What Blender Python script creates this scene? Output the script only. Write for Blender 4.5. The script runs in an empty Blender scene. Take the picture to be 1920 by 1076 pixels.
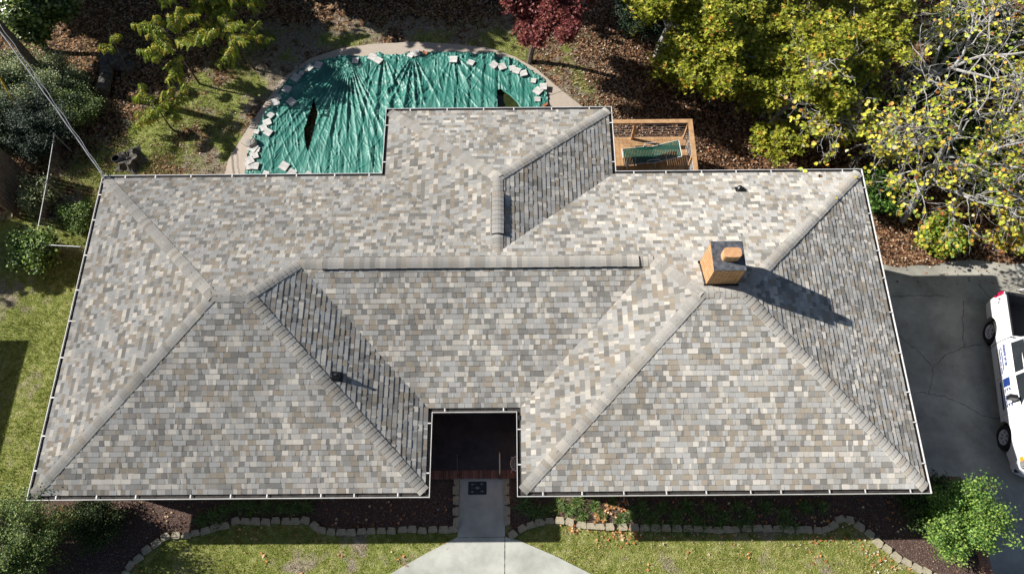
import bpy, math, random
import numpy as np
from mathutils import Vector, Matrix

sc = bpy.context.scene
S = 0.9                                   # metres per plan unit
# ------------------------------------------------------------ camera, world, sun, exposure
CAM = np.array([14.071, -2.829, 22.303]); PITCH, YAW, ROLL, FPX = 1.177, -0.006, -0.014, 1400.0
_fw = np.array([math.sin(YAW)*math.cos(PITCH), math.cos(YAW)*math.cos(PITCH), -math.sin(PITCH)])
_rt = np.array([math.cos(YAW), -math.sin(YAW), 0.0]); _up = np.cross(_rt, _fw)
_r2 = _rt*math.cos(ROLL)+_up*math.sin(ROLL); _u2 = _up*math.cos(ROLL)-_rt*math.sin(ROLL)
cd = bpy.data.cameras.new('camera'); cam = bpy.data.objects.new('camera', cd); sc.collection.objects.link(cam)
cd.sensor_width = 36.0; cd.lens = FPX/1920*36.0; cd.clip_start = 0.5; cd.clip_end = 2000
cam.matrix_world = Matrix([[_r2[i], _u2[i], -_fw[i], CAM[i]*S] for i in range(3)]+[[0, 0, 0, 1]])
sc.camera = cam
SUN = np.array([-1.43, 0.395, 1.0]); SUN /= np.linalg.norm(SUN)      # towards the sun
SUN_EL = math.asin(SUN[2]); SUN_ROT = math.atan2(SUN[0], SUN[1])
w = bpy.data.worlds.new('World'); sc.world = w; w.use_nodes = True
nt = w.node_tree; bg = nt.nodes['Background']
sky = nt.nodes.new('ShaderNodeTexSky'); sky.sky_type = 'NISHITA'; sky.sun_disc = False
sky.sun_elevation = SUN_EL; sky.sun_rotation = SUN_ROT
nt.links.new(sky.outputs[0], bg.inputs[0]); bg.inputs[1].default_value = 0.05
sd = bpy.data.lights.new('sun', 'SUN'); sd.energy = 5.0; sd.angle = math.radians(0.5); sd.color = (1.0, 0.955, 0.89)
so = bpy.data.objects.new('sun', sd); sc.collection.objects.link(so)
so.rotation_euler = Vector(SUN).to_track_quat('Z', 'Y').to_euler(); so.location = (0, 0, 40)
sc.view_settings.view_transform = 'Standard'; sc.view_settings.look = 'None'
sc.view_settings.exposure = 0.66; sc.view_settings.gamma = 1
sc.render.engine = 'CYCLES'

# ------------------------------------------------------------ helpers
RNG = np.random.default_rng(7)
def at(u, v, h):
    """photo pixel -> metres, on the level h plan units above the eaves"""
    d = _fw*FPX+_r2*(u-960)-_u2*(v-538)
    return (CAM+(h-CAM[2])/d[2]*d)*S
def pxpoly(pts, h): return np.array([at(u, v, h)[:2] for u, v in pts])
def sm(x, a, b):
    t = np.clip((np.asarray(x, float)-a)/(b-a), 0, 1); return t*t*(3-2*t)
def vnoise(x, y, seed=0):
    x = np.asarray(x, float); y = np.asarray(y, float)
    xi = np.floor(x).astype(np.int64); yi = np.floor(y).astype(np.int64); xf = x-xi; yf = y-yi
    def h(a, b):
        n = (a*374761393+b*668265263+seed*974634777) & 0xffffffff
        n = ((n ^ (n >> 13))*1274126177) & 0xffffffff
        return ((n ^ (n >> 16)) & 0xffff)/65535.0
    u = xf*xf*(3-2*xf); v = yf*yf*(3-2*yf)
    return (h(xi, yi)*(1-u)+h(xi+1, yi)*u)*(1-v)+(h(xi, yi+1)*(1-u)+h(xi+1, yi+1)*u)*v
def fbm(x, y, o=4, seed=0):
    s = 0; a = 0.5
    for i in range(o): s = s+a*vnoise(x*2**i, y*2**i, seed+i*17); a *= .5
    return s/(1-.5**o)
def inpoly(px, py, poly):
    px = np.asarray(px); py = np.asarray(py); c = np.zeros(px.shape, bool); n = len(poly)
    for i in range(n):
        x0, y0 = poly[i]; x1, y1 = poly[(i+1) % n]
        k = ((y0 > py) != (y1 > py)); xx = (x1-x0)*(py-y0)/((y1-y0) if y1 != y0 else 1e-9)+x0
        c ^= k & (px < xx)
    return c
def polydist(px, py, pts, closed=False):
    px = np.asarray(px, float); d = np.full(px.shape, 1e9); n = len(pts)
    for i in range(n if closed else n-1):
        a = np.array(pts[i]); b = np.array(pts[(i+1) % n]); ab = b-a
        t = np.clip(((px-a[0])*ab[0]+(py-a[1])*ab[1])/(ab@ab+1e-12), 0, 1)
        d = np.minimum(d, np.hypot(px-a[0]-t*ab[0], py-a[1]-t*ab[1]))
    return d

class MB:
    def __init__(s): s.v = []; s.n = 0; s.lo = []; s.ct = []; s.co = []
    def add(s, V, F, col=None):
        V = np.asarray(V, float).reshape(-1, 3); F = np.asarray(F, int)
        if F.ndim == 1: F = F[None]
        s.v.append(V); s.lo.append((F+s.n).ravel()); s.ct.append(np.full(len(F), F.shape[1]))
        c = np.array([.5, .5, .5]) if col is None else np.asarray(col, float)
        if c.ndim == 1: c = np.tile(c, (len(F), 1))
        s.co.append(c); s.n += len(V)
    def box(s, c, size, rz=0, col=None, axes=None):
        h = np.array(size)/2; k = np.array([[x, y, z] for z in (-1, 1) for y in (-1, 1) for x in (-1, 1)])*h
        if axes is not None: k = k@np.array(axes)
        elif rz: cz, sz = math.cos(rz), math.sin(rz); k = k@np.array([[cz, sz, 0], [-sz, cz, 0], [0, 0, 1]])
        s.add(k+np.array(c), [[0, 2, 3, 1], [4, 5, 7, 6], [0, 1, 5, 4], [2, 6, 7, 3], [0, 4, 6, 2], [1, 3, 7, 5]], col)
    def bar(s, a, b, wx, wz, col=None):
        a = np.array(a, float); b = np.array(b, float); d = b-a; L = np.linalg.norm(d); d /= L
        r = np.array([0, 0, 1.]) if abs(d[2]) < .95 else np.array([0, 1., 0]); x = np.cross(r, d); x /= np.linalg.norm(x); z = np.cross(d, x)
        s.box((a+b)/2, (L, wx, wz), axes=[d, x, z], col=col)
    def tube(s, P, R, n=6, col=None, cap=True):
        P = np.asarray(P, float); m = len(P); R = np.broadcast_to(np.asarray(R, float), (m,))
        T = np.gradient(P, axis=0); T /= np.linalg.norm(T, axis=1)[:, None]+1e-12
        ref = np.array([0.31, .17, .93]) if abs(T[0][2]) < .9 else np.array([.93, .2, .3])
        X = np.cross(T, ref); X /= np.linalg.norm(X, axis=1)[:, None]; Y = np.cross(T, X)
        a = np.arange(n)*2*math.pi/n
        V = P[:, None]+R[:, None, None]*(np.cos(a)[None, :, None]*X[:, None]+np.sin(a)[None, :, None]*Y[:, None])
        i = np.arange(m-1)[:, None]*n; j = np.arange(n)[None]; k = (j+1) % n
        F = np.stack([i+j, i+k, i+n+k, i+n+j], -1).reshape(-1, 4); s.add(V, F, col)
        if cap:
            b = s.n-m*n; s.lo += [np.arange(n)[::-1]+b, np.arange(n)+b+(m-1)*n]; s.ct += [np.array([n]), np.array([n])]
            c = np.array([.5]*3) if col is None else np.asarray(col); c = c if c.ndim == 1 else c[0]; s.co += [c[None], c[None]]
    def lathe(s, prof, c, n=24, axes=None, col=None):
        pr = np.array(prof); a = np.arange(n)*2*math.pi/n
        V = np.stack([pr[:, None, 0]*np.cos(a), pr[:, None, 0]*np.sin(a), np.repeat(pr[:, 1:2], n, 1)], -1)
        if axes is not None: V = V@np.array(axes)
        i = np.arange(len(pr)-1)[:, None]*n; j = np.arange(n)[None]; k = (j+1) % n
        s.add(V+np.array(c), np.stack([i+j, i+k, i+n+k, i+n+j], -1).reshape(-1, 4), col)
    def prism(s, poly, z0, z1, col=None):
        n = len(poly); V = [(x, y, z0) for x, y in poly]+[(x, y, z1) for x, y in poly]; b = s.n
        s.add(V, [[i, (i+1) % n, n+(i+1) % n, n+i] for i in range(n)], col)
        c = (s.co[-1][:1]); s.lo += [np.arange(n)[::-1]+b, np.arange(n)+n+b]; s.ct += [np.array([n])]*2; s.co += [c, c]
    def build(s, name, mat, parent=None, smooth=False, tri=False):
        me = bpy.data.meshes.new(name); V = np.concatenate(s.v); L = np.concatenate(s.lo); C = np.concatenate(s.ct)
        me.vertices.add(len(V)); me.vertices.foreach_set('co', V.ravel())
        me.loops.add(len(L)); me.loops.foreach_set('vertex_index', L.astype(np.int32))
        me.polygons.add(len(C)); st = np.concatenate([[0], np.cumsum(C)[:-1]]); me.polygons.foreach_set('loop_start', st.astype(np.int32))
        at_ = me.attributes.new('Col', 'FLOAT_COLOR', 'FACE'); cc = np.concatenate(s.co); cc = np.c_[cc[:, :3], np.ones(len(cc))]
        me.update(calc_edges=True); at_.data.foreach_set('color', cc.ravel())
        me.polygons.foreach_set('use_smooth', np.full(len(C), bool(smooth)))
        me.validate(); o = bpy.data.objects.new(name, me); me.materials.append(mat); sc.collection.objects.link(o)
        if parent is not None: o.parent = parent; o.matrix_parent_inverse = parent.matrix_basis.inverted()
        return o
def tag(o, label=None, cat=None, group=None, kind=None):
    if label: o['label'] = label
    if cat: o['category'] = cat
    if group: o['group'] = group
    if kind: o['kind'] = kind
    return o
def thing(name, loc, label, cat, group=None, rz=0):
    o = bpy.data.objects.new(name, None); sc.collection.objects.link(o); o.location = loc; o.rotation_euler = (0, 0, rz)
    o.empty_display_size = .3; return tag(o, label, cat, group)
def rnd(a, b, n=None): return RNG.uniform(a, b, n)

# ------------------------------------------------------------ materials
def newmat(name):
    m = bpy.data.materials.new(name); m.use_nodes = True; t = m.node_tree; return m, t, t.nodes['Principled BSDF']
def N(t, typ, **k):
    n = t.nodes.new(typ)
    for a, b in k.items():
        if a.startswith('i_'): n.inputs[a[2:].replace('_', ' ')].default_value = b
        else: setattr(n, a, b)
    return n
def rampnode(t, stops, interp='LINEAR'):
    r = t.nodes.new('ShaderNodeValToRGB'); r.color_ramp.interpolation = interp; e = r.color_ramp.elements
    while len(e) < len(stops): e.new(.5)
    for i, (p, c) in enumerate(stops): e[i].position = p; e[i].color = (*c, 1) if len(c) == 3 else c
    return r
def bump(t, b, src, strength, dist):
    n = N(t, 'ShaderNodeBump'); n.inputs['Strength'].default_value = strength; n.inputs['Distance'].default_value = dist
    t.links.new(src, n.inputs['Height']); t.links.new(n.outputs[0], b.inputs['Normal']); return n
def noisemat(name, c1, c2, scale=8, rough=.8, bstr=.3, bdist=.01, scale2=None, metal=0, detail=6, c3=None, lo=.35, hi=.65, spec=.5):
    m, t, b = newmat(name); tc = N(t, 'ShaderNodeTexCoord'); no = N(t, 'ShaderNodeTexNoise'); no.inputs['Scale'].default_value = scale; no.inputs['Detail'].default_value = detail
    no.inputs['Roughness'].default_value = .65
    t.links.new(tc.outputs['Object'], no.inputs['Vector'])
    st = [(lo, c1), (hi, c2)]+([(min(hi+.12, 1), c3)] if c3 else [])
    r = rampnode(t, st); t.links.new(no.outputs['Fac'], r.inputs[0]); t.links.new(r.outputs[0], b.inputs['Base Color'])
    b.inputs['Roughness'].default_value = rough; b.inputs['Metallic'].default_value = metal; b.inputs['Specular IOR Level'].default_value = spec
    n2 = N(t, 'ShaderNodeTexNoise'); n2.inputs['Scale'].default_value = scale2 or scale*6; n2.inputs['Detail'].default_value = 4
    t.links.new(tc.outputs['Object'], n2.inputs['Vector'])
    if bstr: bump(t, b, n2.outputs['Fac'], bstr, bdist)
    return m
def attrmat(name, rough=.6, grain=.25, gscale=60, bstr=.3, bdist=.004, spec=.3, trans=0.0, big=0.0, wet=0):
    m, t, b = newmat(name); a = N(t, 'ShaderNodeAttribute', attribute_name='Col'); tc = N(t, 'ShaderNodeTexCoord')
    no = N(t, 'ShaderNodeTexNoise'); no.inputs['Scale'].default_value = gscale; no.inputs['Detail'].default_value = 3
    t.links.new(tc.outputs['Object'], no.inputs['Vector'])
    mr = N(t, 'ShaderNodeMapRange'); mr.inputs[1].default_value = .3; mr.inputs[2].default_value = .7; mr.inputs[3].default_value = 1-grain; mr.inputs[4].default_value = 1+grain
    t.links.new(no.outputs['Fac'], mr.inputs[0]); mx = N(t, 'ShaderNodeMix', data_type='RGBA', blend_type='MULTIPLY'); mx.inputs[0].default_value = 1
    cmb = N(t, 'ShaderNodeCombineColor'); [t.links.new(mr.outputs[0], cmb.inputs[i]) for i in range(3)]
    t.links.new(a.outputs['Color'], mx.inputs[6]); t.links.new(cmb.outputs[0], mx.inputs[7]); out = mx.outputs[2]
    if big:
        n3 = N(t, 'ShaderNodeTexNoise'); n3.inputs['Scale'].default_value = .5; n3.inputs['Detail'].default_value = 5; t.links.new(tc.outputs['Object'], n3.inputs['Vector'])
        m3 = N(t, 'ShaderNodeMapRange'); m3.inputs[1].default_value = .3; m3.inputs[2].default_value = .7; m3.inputs[3].default_value = 1-big; m3.inputs[4].default_value = 1+big*.6
        t.links.new(n3.outputs['Fac'], m3.inputs[0]); c3 = N(t, 'ShaderNodeCombineColor'); [t.links.new(m3.outputs[0], c3.inputs[i]) for i in range(3)]
        x3 = N(t, 'ShaderNodeMix', data_type='RGBA', blend_type='MULTIPLY'); x3.inputs[0].default_value = 1; t.links.new(out, x3.inputs[6]); t.links.new(c3.outputs[0], x3.inputs[7]); out = x3.outputs[2]
    t.links.new(out, b.inputs['Base Color']); b.inputs['Roughness'].default_value = rough; b.inputs['Specular IOR Level'].default_value = spec
    if bstr: bump(t, b, no.outputs['Fac'], bstr, bdist)
    if trans:
        tr = N(t, 'ShaderNodeBsdfTranslucent'); t.links.new(out, tr.inputs['Color']); ms = N(t, 'ShaderNodeMixShader'); ms.inputs[0].default_value = trans
        t.links.new(b.outputs[0], ms.inputs[1]); t.links.new(tr.outputs[0], ms.inputs[2]); t.links.new(ms.outputs[0], t.nodes['Material Output'].inputs[0])
    return m
def brickmat(name, c1, c2, mortar, bw=.2, bh=.068, mw=.008):
    m, t, b = newmat(name); tc = N(t, 'ShaderNodeTexCoord'); sp = N(t, 'ShaderNodeSeparateXYZ'); t.links.new(tc.outputs['Object'], sp.inputs[0])
    ad = N(t, 'ShaderNodeMath', operation='ADD'); t.links.new(sp.outputs[0], ad.inputs[0]); t.links.new(sp.outputs[1], ad.inputs[1])
    cb = N(t, 'ShaderNodeCombineXYZ'); t.links.new(ad.outputs[0], cb.inputs[0]); t.links.new(sp.outputs[2], cb.inputs[1])
    br = N(t, 'ShaderNodeTexBrick'); t.links.new(cb.outputs[0], br.inputs['Vector']); br.inputs['Scale'].default_value = 1
    br.inputs['Brick Width'].default_value = bw; br.inputs['Row Height'].default_value = bh; br.inputs['Mortar Size'].default_value = mw
    br.inputs['Color1'].default_value = (*c1, 1); br.inputs['Color2'].default_value = (*c2, 1); br.inputs['Mortar'].default_value = (*mortar, 1)
    no = N(t, 'ShaderNodeTexNoise'); no.inputs['Scale'].default_value = 12; no.inputs['Detail'].default_value = 6; t.links.new(tc.outputs['Object'], no.inputs['Vector'])
    mx = N(t, 'ShaderNodeMix', data_type='RGBA', blend_type='MULTIPLY'); mx.inputs[0].default_value = .5
    r = rampnode(t, [(.3, (.6, .55, .5)), (.7, (1.2, 1.15, 1.1))]); t.links.new(no.outputs[0], r.inputs[0])
    t.links.new(br.outputs[0], mx.inputs[6]); t.links.new(r.outputs[0], mx.inputs[7]); t.links.new(mx.outputs[2], b.inputs['Base Color'])
    b.inputs['Roughness'].default_value = .85; bump(t, b, br.outputs['Fac'], -.6, .01); return m
M = {}
M['shingle'] = attrmat('shingle_granules', rough=.95, grain=.25, gscale=110, bstr=.6, bdist=.005, spec=.12, big=.15)
M['shingle'].node_tree.nodes['Principled BSDF'].inputs['Diffuse Roughness'].default_value = 1.0
M['white_metal'] = noisemat('white_aluminium', (.60, .58, .56), (.76, .75, .74), 3, .4, 0)
M['gutter_shade_dirt'] = noisemat('gutter_shade_grime', (.012, .012, .012), (.05, .042, .035), 9, .9, .4)  # near-black: debris colour with the shadow inside the gutter painted in
M['soffit'] = noisemat('soffit_paint', (.55, .5, .42), (.62, .57, .5), 4, .7, .1)
M['brick'] = brickmat('orange_brick', (.62, .30, .13), (.50, .22, .09), (.34, .20, .11))
M['chimney_brick'] = brickmat('chimney_brick', (.70, .42, .22), (.56, .31, .14), (.26, .13, .06), .2, .072, .012)
M['dark_metal'] = noisemat('black_metal', (.012, .013, .015), (.03, .03, .034), 20, .35, .1)
M['vent_black'] = noisemat('vent_plastic', (.01, .01, .011), (.02, .02, .022), 20, .35, .1)
M['cap_mortar'] = noisemat('chimney_crown_mortar', (.035, .038, .045), (.13, .14, .16), 7, .55, .6, .015)
M['clay'] = noisemat('clay_flue', (.50, .26, .12), (.68, .39, .20), 10, .8, .3)
M['concrete'] = noisemat('concrete_slab', (.34, .35, .31), (.56, .57, .51), .9, .85, .25, .004, 60, detail=9)
M['drive'] = noisemat('driveway_concrete', (.21, .205, .175), (.52, .50, .43), .8, .85, .3, .004, 50, detail=12, lo=.3, hi=.7)
M['crack'] = noisemat('crack_dirt', (.02, .02, .017), (.07, .065, .055), 20, .95, .2)
M['aggregate'] = noisemat('exposed_aggregate', (.30, .24, .19), (.56, .49, .41), 45, .85, .5, .006, 90, lo=.3, hi=.7)
M['paver'] = noisemat('pale_paver', (.42, .41, .39), (.62, .61, .58), 6, .85, .3, .004, 50)
M['edging'] = noisemat('edging_block_concrete', (.28, .25, .18), (.50, .44, .31), 7, .9, .7, .012, 28)
M['stone'] = noisemat('field_stone', (.16, .16, .14), (.42, .40, .35), 9, .9, .7, .02, 20)
M['terracotta'] = noisemat('red_brick_piece', (.38, .12, .05), (.5, .2, .09), 10, .85, .3)
M['wood'] = noisemat('cedar_deck_wood', (.38, .215, .10), (.56, .35, .18), 5, .6, .3, .003, 40)
M['old_wood'] = noisemat('weathered_wood', (.10, .075, .055), (.2, .16, .12), 6, .9, .4)
M['green_cover'] = None
M['bark_grey'] = noisemat('grey_bark', (.18, .175, .165), (.46, .45, .43), 9, .9, .6, .01, 30)
M['bark_brown'] = noisemat('brown_bark', (.06, .045, .035), (.14, .11, .085), 9, .9, .7, .012, 28)
M['log'] = noisemat('cut_log_bark', (.03, .027, .024), (.14, .125, .11), 8, .95, 1.0, .03, 18)
M['leaf'] = attrmat('leaf', rough=.5, grain=.12, gscale=25, bstr=0, spec=.35, trans=.28)
M['leaf_gloss'] = attrmat('glossy_leaf', rough=.25, grain=.12, gscale=25, bstr=0, spec=.8, trans=.12)
M['dead_leaf'] = attrmat('dead_leaf', rough=.7, grain=.25, gscale=40, bstr=0, spec=.3, trans=.08)
M['blade'] = attrmat('grass_blade', rough=.6, grain=.1, gscale=10, bstr=0, spec=.25, trans=.25)
M['cable'] = noisemat('aluminium_cable', (.55, .56, .58), (.8, .8, .8), 5, .3, 0, metal=.6)
M['cable_black'] = noisemat('insulated_cable', (.03, .03, .03), (.06, .06, .06), 5, .5, 0)
M['yellow'] = noisemat('yellow_plastic', (.75, .42, .02), (.85, .52, .04), 4, .45, 0)
M['galv'] = noisemat('galvanised_steel', (.32, .33, .34), (.5, .51, .52), 8, .45, .1, metal=.5)
M['rust_wire'] = noisemat('rusty_wire', (.06, .05, .045), (.12, .1, .09), 8, .7, 0)
# ------------------------------------------------------------ terrain
W, D, XA, XB, YC, XP, XQ, EB = 26.0, 10.614, 11.445, 14.253, 2.486, 9.668, 17.512, 2.677
T1, T2, T3, T4 = .423, .441, .396, .424
XW = 28.72                                 # retaining wall of the front lawn, plan units
def drive_h(y): return -(4.0+1.0*sm(y, -2, 7))
def gz(x, y):
    """ground height in metres at metres x, y"""
    X = np.asarray(x, float)/S; Y = np.asarray(y, float)/S
    xw = np.where(Y < .6, XW, 25.2)
    front = np.where(X > xw, drive_h(Y), -2.75)
    zb = -2.95-1.75*sm(X, 16.5, 27)
    wB = sm(Y, 9.6, 12.2)
    z = front*(1-wB)+zb*wB
    flat = np.where((X > XW) & (Y < 9.3), 0.15, 1.0)*(1-.97*sm(4.0-polydist(X, Y, [(11, 15.5), (7, 15)]), -1.2, .3))*np.where((Y < .3) & (X > 9.8) & (X < 16.8), .1, 1.)
    z = z+flat*(fbm(X*.35, Y*.35, 3, 5)-.5)*.22*sm(np.abs(Y-4), 4, 7)
    return z*S
def axis(a, b, step, far, extra=()):
    f = np.arange(a, b, step); g = np.geomspace(1.5, far, 14)
    return np.unique(np.concatenate([a-g[::-1], f, b+g, extra]))
E_ = .04
gx = axis(-7*S, 41*S, .17, 260, ((XW-E_)*S, (XW+E_)*S, (25.2-E_)*S, (25.2+E_)*S)); gy = axis(-5*S, 27*S, .17, 260, ((.6-E_)*S, (.6+E_)*S))
GX, GY = np.meshgrid(gx, gy); GZ = gz(GX, GY)
POOL = pxpoly([(480, 400), (485, 300), (500, 250), (525, 200), (560, 155), (610, 130), (680, 120), (780, 116), (880, 118), (950, 125), (995, 150), (1010, 200), (1015, 400)], -2.9)
GZ = GZ-np.where(inpoly(GX, GY, POOL), .45, 0)*sm(polydist(GX, GY, POOL, True), .02, .2)
def mesh_grid(GX, GY, GZ):
    ny, nx = GX.shape; V = np.stack([GX, GY, GZ], -1).reshape(-1, 3); i = np.arange(ny-1)[:, None]*nx; j = np.arange(nx-1)[None]
    return V, np.stack([i+j, i+j+1, i+j+nx+1, i+j+nx], -1).reshape(-1, 4)
# zones: R = green grass, G = fallen leaves, B = mulch
def zones(x, y):
    X = np.asarray(x)/S; Y = np.asarray(y)/S; n = fbm(X*1.1, Y*1.1, 4, 3)-.5; n2 = fbm(X*.45, Y*.45, 3, 9)-.5
    R = np.clip(.78+1.0*n+.5*n2, .3, 1); G = np.zeros(X.shape); B = np.zeros(X.shape)
    back = Y > 10.6
    R = np.where(back, .44+2.0*n+1.4*n2, R); G = np.where(back, .38-1.3*n, G)
    R = R+.5*np.exp(-((X-.3)/2.6)**2-((Y-14.2)/1.6)**2)+.8*np.exp(-((X+1.6)/1.2)**2-((Y-11)/2.5)**2); far = sm(Y+n*2.5, 19.0, 20.8)*back; R = R*(1-.75*far); G = np.maximum(G, .85*far)
    rt = sm(X+n*3+(Y-14)*.25, 17.6, 18.8)*back; R = R*(1-.93*rt); G = np.maximum(G, rt)
    lt = sm(-X+n*3+(Y-13)*.9, 2.2, 4.0)*(Y > 8.3); R = R*(1-.45*lt); G = np.maximum(G, .8*lt)
    d = (X > 25.2) & (Y > .6); R = np.where(d, .05, R); G = np.where(d, 1., G)
    bed = inpoly(x, y, BED_L) | inpoly(x, y, BED_R)
    R = np.where(bed, 0.0, R); B = np.where(bed, 1., B); G = np.where(bed, .25, G)
    return np.clip(R, 0, 1), np.clip(G, 0, 1), B
HF = -2.68
EDGE_L = [(232, 1078), (243, 1060), (258, 1046), (273, 1031), (290, 1018), (308, 1006), (328, 1003), (347, 1003), (420, 985), (441, 976), (459, 977), (478, 977), (498, 977), (516, 976), (535, 976), (553, 976), (572, 975), (588, 985), (601, 993), (620, 996), (640, 996), (658, 997), (677, 996), (695, 995), (715, 995), (734, 994), (755, 993), (773, 992), (792, 994), (811, 992), (831, 992), (849, 991)]
EDGE_R = [(961, 1002), (979, 990), (1012, 979), (1030, 976), (1050, 975), (1068, 978), (1090, 984), (1108, 985), (1125, 987), (1143, 987), (1168, 988), (1190, 988), (1290, 990), (1330, 993), (1380, 992), (1423, 990), (1441, 991), (1459, 991), (1502, 992), (1517, 993), (1535, 994), (1551, 992), (1564, 984), (1577, 973), (1596, 974), (1614, 986), (1633, 1000), (1649, 1016), (1666, 1028), (1683, 1044), (1702, 1054), (1721, 1064), (1740, 1072), (1760, 1082)]
BED_L = np.concatenate([pxpoly(EDGE_L, HF), pxpoly([(858, 985), (858, 880), (70, 880), (60, 1000), (40, 1090)], HF)])
BED_R = np.concatenate([pxpoly([(950, 880), (950, 1004)]+EDGE_R, HF), pxpoly([(1840, 1090), (1850, 870)], HF)])
# ground material
m, t, b = newmat('garden_ground'); A = N(t, 'ShaderNodeAttribute', attribute_name='Zone'); tc = N(t, 'ShaderNodeTexCoord'); sep = N(t, 'ShaderNodeSeparateColor'); t.links.new(A.outputs['Color'], sep.inputs[0])
def tex(scale, stops, detail=6, kind='n'):
    if kind == 'n': x = N(t, 'ShaderNodeTexNoise'); x.inputs['Detail'].default_value = detail; x.inputs['Roughness'].default_value = .7; out = x.outputs['Fac']
    else: x = N(t, 'ShaderNodeTexVoronoi'); s_ = N(t, 'ShaderNodeSeparateColor'); t.links.new(x.outputs['Color'], s_.inputs[0]); out = s_.outputs[0]
    x.inputs['Scale'].default_value = scale; t.links.new(tc.outputs['Object'], x.inputs['Vector'])
    r = rampnode(t, stops, 'CONSTANT' if kind == 'v' else 'LINEAR'); t.links.new(out, r.inputs[0]); return r.outputs[0], out
def mixc(f, a, b_, typ='MIX'):
    x = N(t, 'ShaderNodeMix', data_type='RGBA', blend_type=typ)
    if isinstance(f, float): x.inputs[0].default_value = f
    else: t.links.new(f, x.inputs[0])
    t.links.new(a, x.inputs[6]); t.links.new(b_, x.inputs[7]); return x.outputs[2]
soil, _ = tex(9, [(.3, (.12, .09, .065)), (.5, (.28, .235, .175)), (.72, (.42, .37, .29))])
green, gout = tex(5, [(.3, (.09, .11, .025)), (.48, (.19, .22, .05)), (.6, (.30, .31, .11)), (.75, (.42, .40, .22))], 9)
litter, lo_ = tex(13, [(0, (.035, .02, .012)), (.3, (.12, .06, .03)), (.5, (.2, .11, .055)), (.68, (.33, .2, .11)), (.85, (.07, .035, .02))], kind='v')
mulch, _ = tex(26, [(.3, (.04, .027, .023)), (.55, (.13, .085, .07)), (.75, (.26, .19, .155))], 8)
def thresh(chan, scale, seed):
    x = N(t, 'ShaderNodeTexNoise'); x.inputs['Scale'].default_value = scale; x.inputs['Detail'].default_value = 6; t.links.new(tc.outputs['Object'], x.inputs['Vector'])
    a = N(t, 'ShaderNodeMath', operation='ADD'); t.links.new(chan, a.inputs[0]); t.links.new(x.outputs['Fac'], a.inputs[1])
    r = N(t, 'ShaderNodeMapRange'); r.inputs[1].default_value = .86; r.inputs[2].default_value = 1.12; t.links.new(a.outputs[0], r.inputs[0]); return r.outputs[0]
c = mixc(thresh(sep.outputs[0], 3.1, 1), soil, green); c = mixc(thresh(sep.outputs[1], 4.3, 2), c, litter); c = mixc(sep.outputs[2], c, mulch)
t.links.new(c, b.inputs['Base Color']); b.inputs['Roughness'].default_value = .95; b.inputs['Specular IOR Level'].default_value = .15
n2 = N(t, 'ShaderNodeTexNoise'); n2.inputs['Scale'].default_value = 30; n2.inputs['Detail'].default_value = 6; t.links.new(tc.outputs['Object'], n2.inputs['Vector']); bump(t, b, n2.outputs['Fac'], .9, .05)
M['ground'] = m
g = MB(); V, F = mesh_grid(GX, GY, GZ); g.add(V, F); ground = g.build('ground', M['ground'], smooth=False); tag(ground, 'grassy yard with mulch beds, bare patches and leaf litter around the house', kind='structure')
R_, G_, B_ = zones(V[:, 0], V[:, 1]); a_ = ground.data.attributes.new('Zone', 'FLOAT_COLOR', 'POINT'); a_.data.foreach_set('color', np.c_[R_, G_, B_, np.ones(len(R_))].ravel())

def sheet(name, poly, zoff, mat, label, step=.2, drop=.3):
    """a paving slab that follows the ground: subdivided polygon with a skirt"""
    import bmesh
    bm = bmesh.new(); vs = [bm.verts.new((x, y, 0)) for x, y in poly]; bm.faces.new(vs)
    lo = np.min(poly, 0); hi = np.max(poly, 0)
    for ax in (0, 1):
        for p in np.arange(lo[ax]+.6, hi[ax], .6):
            co = [0, 0, 0]; no = [0, 0, 0]; co[ax] = p; no[ax] = 1
            bmesh.ops.bisect_plane(bm, geom=bm.verts[:]+bm.edges[:]+bm.faces[:], plane_co=co, plane_no=no)
    be = [e for e in bm.edges if len(e.link_faces) == 1]
    r = bmesh.ops.extrude_edge_only(bm, edges=be); low = {v for v in r['geom'] if isinstance(v, bmesh.types.BMVert)}
    for v in bm.verts: v.co.z = float(gz(v.co.x, v.co.y))+zoff-(drop if v in low else 0)
    bmesh.ops.recalc_face_normals(bm, faces=bm.faces)
    me = bpy.data.meshes.new(name); bm.to_mesh(me); bm.free(); o = bpy.data.objects.new(name, me); me.materials.append(mat); sc.collection.objects.link(o)
    return tag(o, label, kind='structure')
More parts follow.
